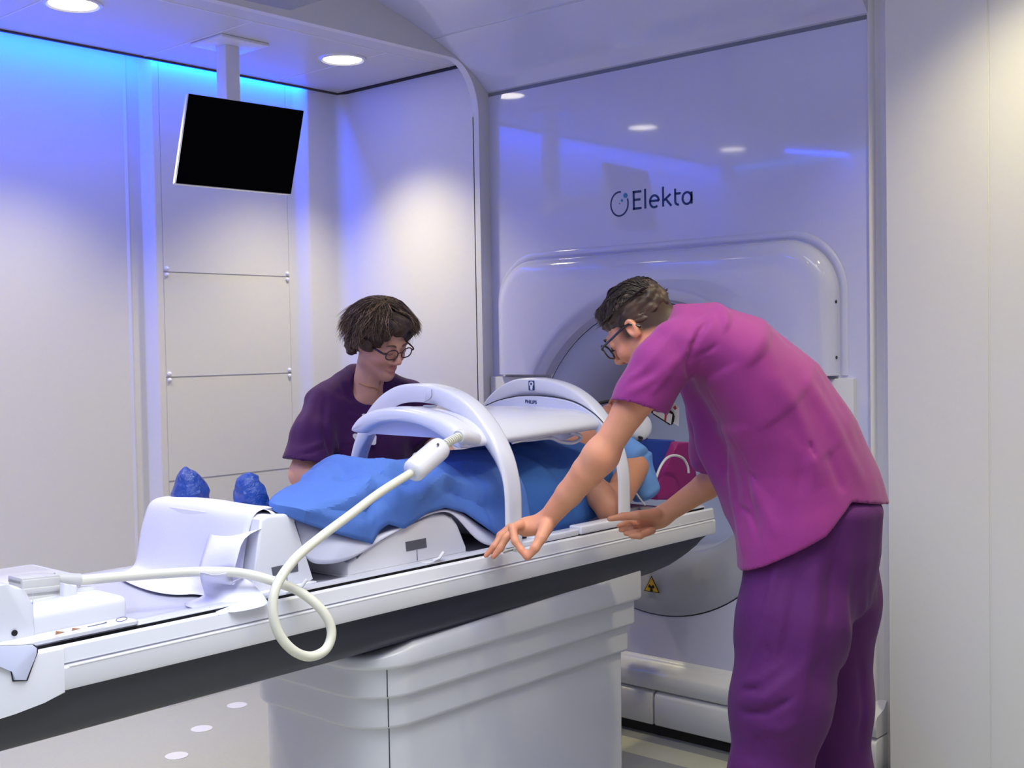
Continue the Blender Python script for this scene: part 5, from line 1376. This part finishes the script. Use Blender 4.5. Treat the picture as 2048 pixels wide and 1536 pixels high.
# shoe covers
MCOV = mat('blue_shoe_cover', (20, 72, 172), .3, spec=.6, coat=.3, bump=.9, scale=38, trans=.12, distort=2.)
def cover(name, pts, rads, peak, seed, lab):
    f = Field(); f.chain(pts, rads, .02, .03); f.cap(peak[0], peak[1], peak[2], peak[3], .02)
    f.add(lambda P: .0055*np.abs(noise3(P*np.array((1, 1, 1.5)), 20, seed))+.003*np.abs(noise3(P, 55, seed+1))-.003, 0, 'd')
    lo = np.min([p for p in pts], axis=0)-.09; hi = np.max([p for p in pts], axis=0)+.12
    o = field_obj(name, f, lo, hi, .0035, MCOV, None); o['label'] = lab; return o
f1 = cover('shoe_cover', [A3(385, 1015, Y=2.87), A3(380, 985, Y=2.86), A3(375, 958, Y=2.86)], [.050, .044, .027], (A3(373, 960, Y=2.86), A3(370, 938, Y=2.86), .018, .007), 3, 'blue plastic shoe cover on the far foot')
f2 = cover('shoe_cover', [A3(508, 1020, Y=2.62), A3(500, 990, Y=2.62), A3(494, 968, Y=2.62)], [.044, .036, .027], (A3(496, 964, Y=2.62), A3(512, 951, Y=2.62), .014, .004), 5, 'blue plastic shoe cover on the near foot')
attach(PAT, f1, f2)
# gown over the torso
STG = [(2.60, 2.40, .915, 2.60, 1.145, 2.92, .92), (2.72, 2.385, .912, 2.62, 1.158, 2.93, .915), (2.85, 2.38, .912, 2.62, 1.166, 2.93, .915), (2.95, 2.385, .912, 2.62, 1.174, 2.93, .915), (3.05, 2.40, .915, 2.62, 1.182, 2.93, .915), (3.15, 2.42, .925, 2.62, 1.178, 2.92, .915), (3.24, 2.43, .96, 2.62, 1.165, 2.90, .93), (3.30, 2.45, 1.02, 2.62, 1.13, 2.86, .96)]
gw = cloth('gown', STG, MGOWN, 100, 64, [(2.72, -.1, 2.95, -.7, .06, .012), (2.80, 0, 3.0, -.9, .035, -.012), (2.9, -.2, 3.2, -.5, .05, .010), (2.7, -.5, 3.1, -.75, .04, -.010), (2.66, -.05, 2.74, -.4, .03, .014)], 21, amp=.009)
MSLV = mat('pale_blue_gown_sleeve', (104, 148, 214), .75, spec=.2, bump=.12, scale=420, mottle=.05)
sf = Field(); s0, s1, s2 = A3(1238, 905, Y=2.47), A3(1262, 930, Y=2.42), A3(1292, 985, Y=2.38)
sf.sweep([(s0, (0, .3, 1), .075, .05), (s1, (0, .2, 1), .085, .06), (s2, (1, 0, .5), .055, .05)], .02)
ridges(sf, [(Z(1235, 945, 3.75), Z(1275, 905, 3.8), .007, -.010), (Z(1262, 925, 3.75), Z(1300, 990, 3.8), .007, .008), (Z(1240, 930, 3.75), Z(1290, 960, 3.8), .008, .007)])
soft(sf, .004, 26, (1, 1, 1), 31)
sf.add(boxcut(A3(1262, 1000, Y=2.36), cv(-.5, -1, 0), A3(1235, 1040, Y=2.34), .1), .003, 's')
so = field_obj('gown_sleeve', sf, np.array(s1)-.2, np.array(s1)+.2, .005, MSLV, None)
attach(PAT, gw, so)


#@@EXTRAS
# headphones on the patient
HD = empty('headphones', at(1276, 853, Y=2.49)); tag(HD, 'white headphones with dark hinges on the patient\'s head', 'headphones')
def dp_(o): attach(HD, o); return o
c = at(1276, 852, Y=2.47); ff = Field(); Rc = frame(cv(.35, .25, -.9), cv(.12, .95, .3))
ff.ell(np.array(c), (.054, .026, .054), Rc, .01); ff.ell(np.array(c)+np.array((0, .018, 0)), (.040, .022, .042), Rc, .012)
dp_(field_obj('ear_cup', ff, np.array(c)-.09, np.array(c)+.09, .004, MWP, None))
MPADD = mat('dark_ear_pad', (44, 42, 48), .6)
ff = Field(); ff.ell(np.array(at(1254, 858, Y=2.505)), (.040, .020, .046), Rc, .01); dp_(field_obj('ear_pad', ff, np.array(c)-.12, np.array(c)+.14, .005, MPADD, None))
c2 = c+Vector((0, .26, 0)); ff = Field(); ff.ell(np.array(c2), (.047, .024, .049), Rc, .01); dp_(field_obj('ear_cup', ff, np.array(c2)-.09, np.array(c2)+.09, .006, MWP, None))
for l_ in ([(1287, 833), (1282, 828), (1283, 836), (1279, 840)], [(1278, 874), (1284, 876), (1280, 880), (1272, 884)]):
    dp_(rod('hinge', spline([at(u, v, Y=2.448) for u, v in l_], 4), .0045, MPADD, seg=8, angle=180))
t0 = at(1290, 826, Y=2.48); dp_(rod('headband', spline([t0, t0+Vector((.06, .03, .03)), t0+Vector((.10, .13, .04)), t0+Vector((.06, .24, .03)), c2+Vector((.02, 0, .04))], 6), .007, MPADD, seg=8, angle=180))
# cushions behind the head
MCB = mat('blue_cushion', (38, 74, 178), .6, bump=.15, scale=30, distort=1.5); MCM = mat('magenta_cushion', (160, 40, 122), .6, bump=.1, scale=30)
def cushion(name, quad_, y0, y1, m, lab):
    P = [at(u, v, Y=y0) for u, v in quad_]
    tag(prism(name, [(p.x, p.z) for p in P], 'y', y0, y1, m, bev=.008, seg=3), lab, 'cushion')
cushion('head_cushion', ((1262, 905), (1290, 879), (1352, 880), (1345, 900), (1326, 940), (1310, 972), (1268, 985)), 2.50, 2.84, MCB, 'blue wedge cushion behind the patient\'s head and shoulder')
cushion('bolster', ((1356, 884), (1382, 884), (1388, 912), (1396, 960), (1396, 1000), (1318, 1000), (1314, 974), (1330, 942), (1349, 902)), 2.47, 2.86, MCM, 'magenta wedge cushion standing behind the blue cushion')
tag(rod('tube', spline(px([(1300, 990), (1308, 968), (1320, 935), (1334, 916), (1350, 911), (1366, 917), (1375, 932), (1377, 946)], Y=2.42), 8), .0050, MTUBE, seg=10, angle=180), 'thin white tube arching in front of the magenta cushion', 'tube')
tag(rod('call_line', spline(px([(1226, 896), (1238, 930), (1256, 962), (1276, 992), (1290, 1010)], Y=2.345), 8), .0032, MTUBE, seg=8, angle=180), 'thin white line along the patient\'s pale blue sleeve', 'tube')
# small items on the man: badge and black holder
MCARD = mat('white_card', (232, 230, 236), .35, coat=.3); MREDP = mat('red_print', (190, 36, 50), .5)
def card(name, quad_, D, t, m, par, bev=.002):
    P = [at(u, v, D=D) for u, v in quad_]; n_ = Vector(tuple(fw))*t; bm = bmesh.new()
    f = [bm.verts.new(p) for p in P]; g = [bm.verts.new(p+n_) for p in P]; bm.faces.new(f); bm.faces.new(g[::-1]); n = len(P)
    for i in range(n): bm.faces.new((f[i], g[i], g[(i+1) % n], f[(i+1) % n]))
    if bev: bmesh.ops.bevel(bm, geom=bm.edges[:], offset=bev, segments=2, affect='EDGES')
    o = bmobj(name, bm, m); attach(par, o); return o
b1 = card('id_badge', ((1340, 803), (1352, 806), (1359, 815), (1358, 853), (1341, 843), (1336, 830)), 3.1950, .003, MCARD, MAN, .001); b1['label'] = 'white badge with a small red cross'
card('cross_mark', ((1349, 811.5), (1352, 812), (1351.5, 820), (1348.5, 819.5)), 3.1925, .001, MREDP, MAN, 0)
card('cross_mark', ((1346.5, 814), (1354, 815.5), (1353.5, 818), (1346, 816.5)), 3.1925, .001, MREDP, MAN, 0)
b2 = card('black_holder', ((1302, 801), (1312, 803), (1344, 822), (1350, 830), (1348, 846), (1342, 852), (1305, 828), (1300, 818)), 3.1850, .012, MBLACK, MAN, .003); b2['label'] = 'black tag holder with white and red label'
card('holder_label', ((1308, 808), (1345, 829), (1342, 849), (1306, 826)), 3.1825, .002, MCARD, MAN, .0005)
card('holder_stripe', ((1331, 820.5), (1334.5, 822.5), (1332, 843), (1328.5, 840.5)), 3.1815, .001, MREDP, MAN, 0)
# small items on the woman: badge, pens, necklace
def onS(F, l, off=.004): return [Vector(tuple(hitp(F, u, v)))-Vector(tuple(ray(u, v)/np.linalg.norm(ray(u, v))))*off for u, v in l if hitp(F, u, v) is not None]
pb0 = hitp(wt, 728, 878); DB = float((pb0-EYE)@fw)-.012
b3 = card('name_badge', ((708, 867), (750, 869), (753, 872), (752, 888), (749, 890), (708, 888), (705, 885), (705, 870)), DB, .004, MCARD, WOM, .001); b3['label'] = 'white name badge'
card('badge_text', ((712, 872), (735, 873), (735, 874.5), (712, 873.5)), DB-.0008, .001, MPALE, WOM, 0)
card('badge_text', ((714, 876), (730, 877), (730, 878.5), (714, 877.5)), DB-.0008, .001, MPALE, WOM, 0)
MPINK = mat('pink_pen', (190, 60, 120), .4)
for u0, m_, lb in ((727, MPINK, 'pink pen with white cap'), (739, MCARD, 'white pen')):
    pc_ = [at(u0, 830, D=DB-.012), at(u0+8, 868, D=DB-.008)]
    pn = rod('pen', pc_, .0042, m_, seg=8); pn['label'] = lb; attach(WOM, pn)
    cp_ = rod('pen_cap', [pc_[0]+(pc_[0]-pc_[1]).normalized()*.004, pc_[0].lerp(pc_[1], .15)], .0052, MCARD, seg=8); cp_.parent = pn
MGOLD = mat('gold', (214, 160, 110), .3, metal=.8)
nk = onS(wb, [(700, 742), (706, 755), (718, 766), (735, 773), (752, 777), (757, 780)], .003)
nk2 = onS(wb, [(757, 780), (760, 768), (764, 752)], .003)
if len(nk) > 2:
    n1_ = rod('necklace', spline(nk+nk2[1:], 4), .0015, MGOLD, seg=6, angle=180); attach(WOM, n1_)
    n2_ = rod('pendant', [nk[-1]+Vector((.006*math.cos(a), 0, .006*math.sin(a)-.006)) for a in [2*PI*k/14 for k in range(14)]], .0012, MGOLD, seg=6, closed=True, angle=180); n2_.parent = n1_; n2_.matrix_parent_inverse = Matrix.Translation(WOM.location).inverted()@WOM.matrix_world.inverted() if False else Matrix.Identity(4)
# metal catch under the man's left hand
tag(rod('rail_catch', spline(px([(1006, 1104), (1020, 1099), (1034, 1096), (1026, 1101), (1036, 1103)], Y=2.272), 4), .0028, MPLUG, seg=8, angle=180), 'small pale catch on the couch rim under the man\'s left hand', 'rail clip')
#@@END
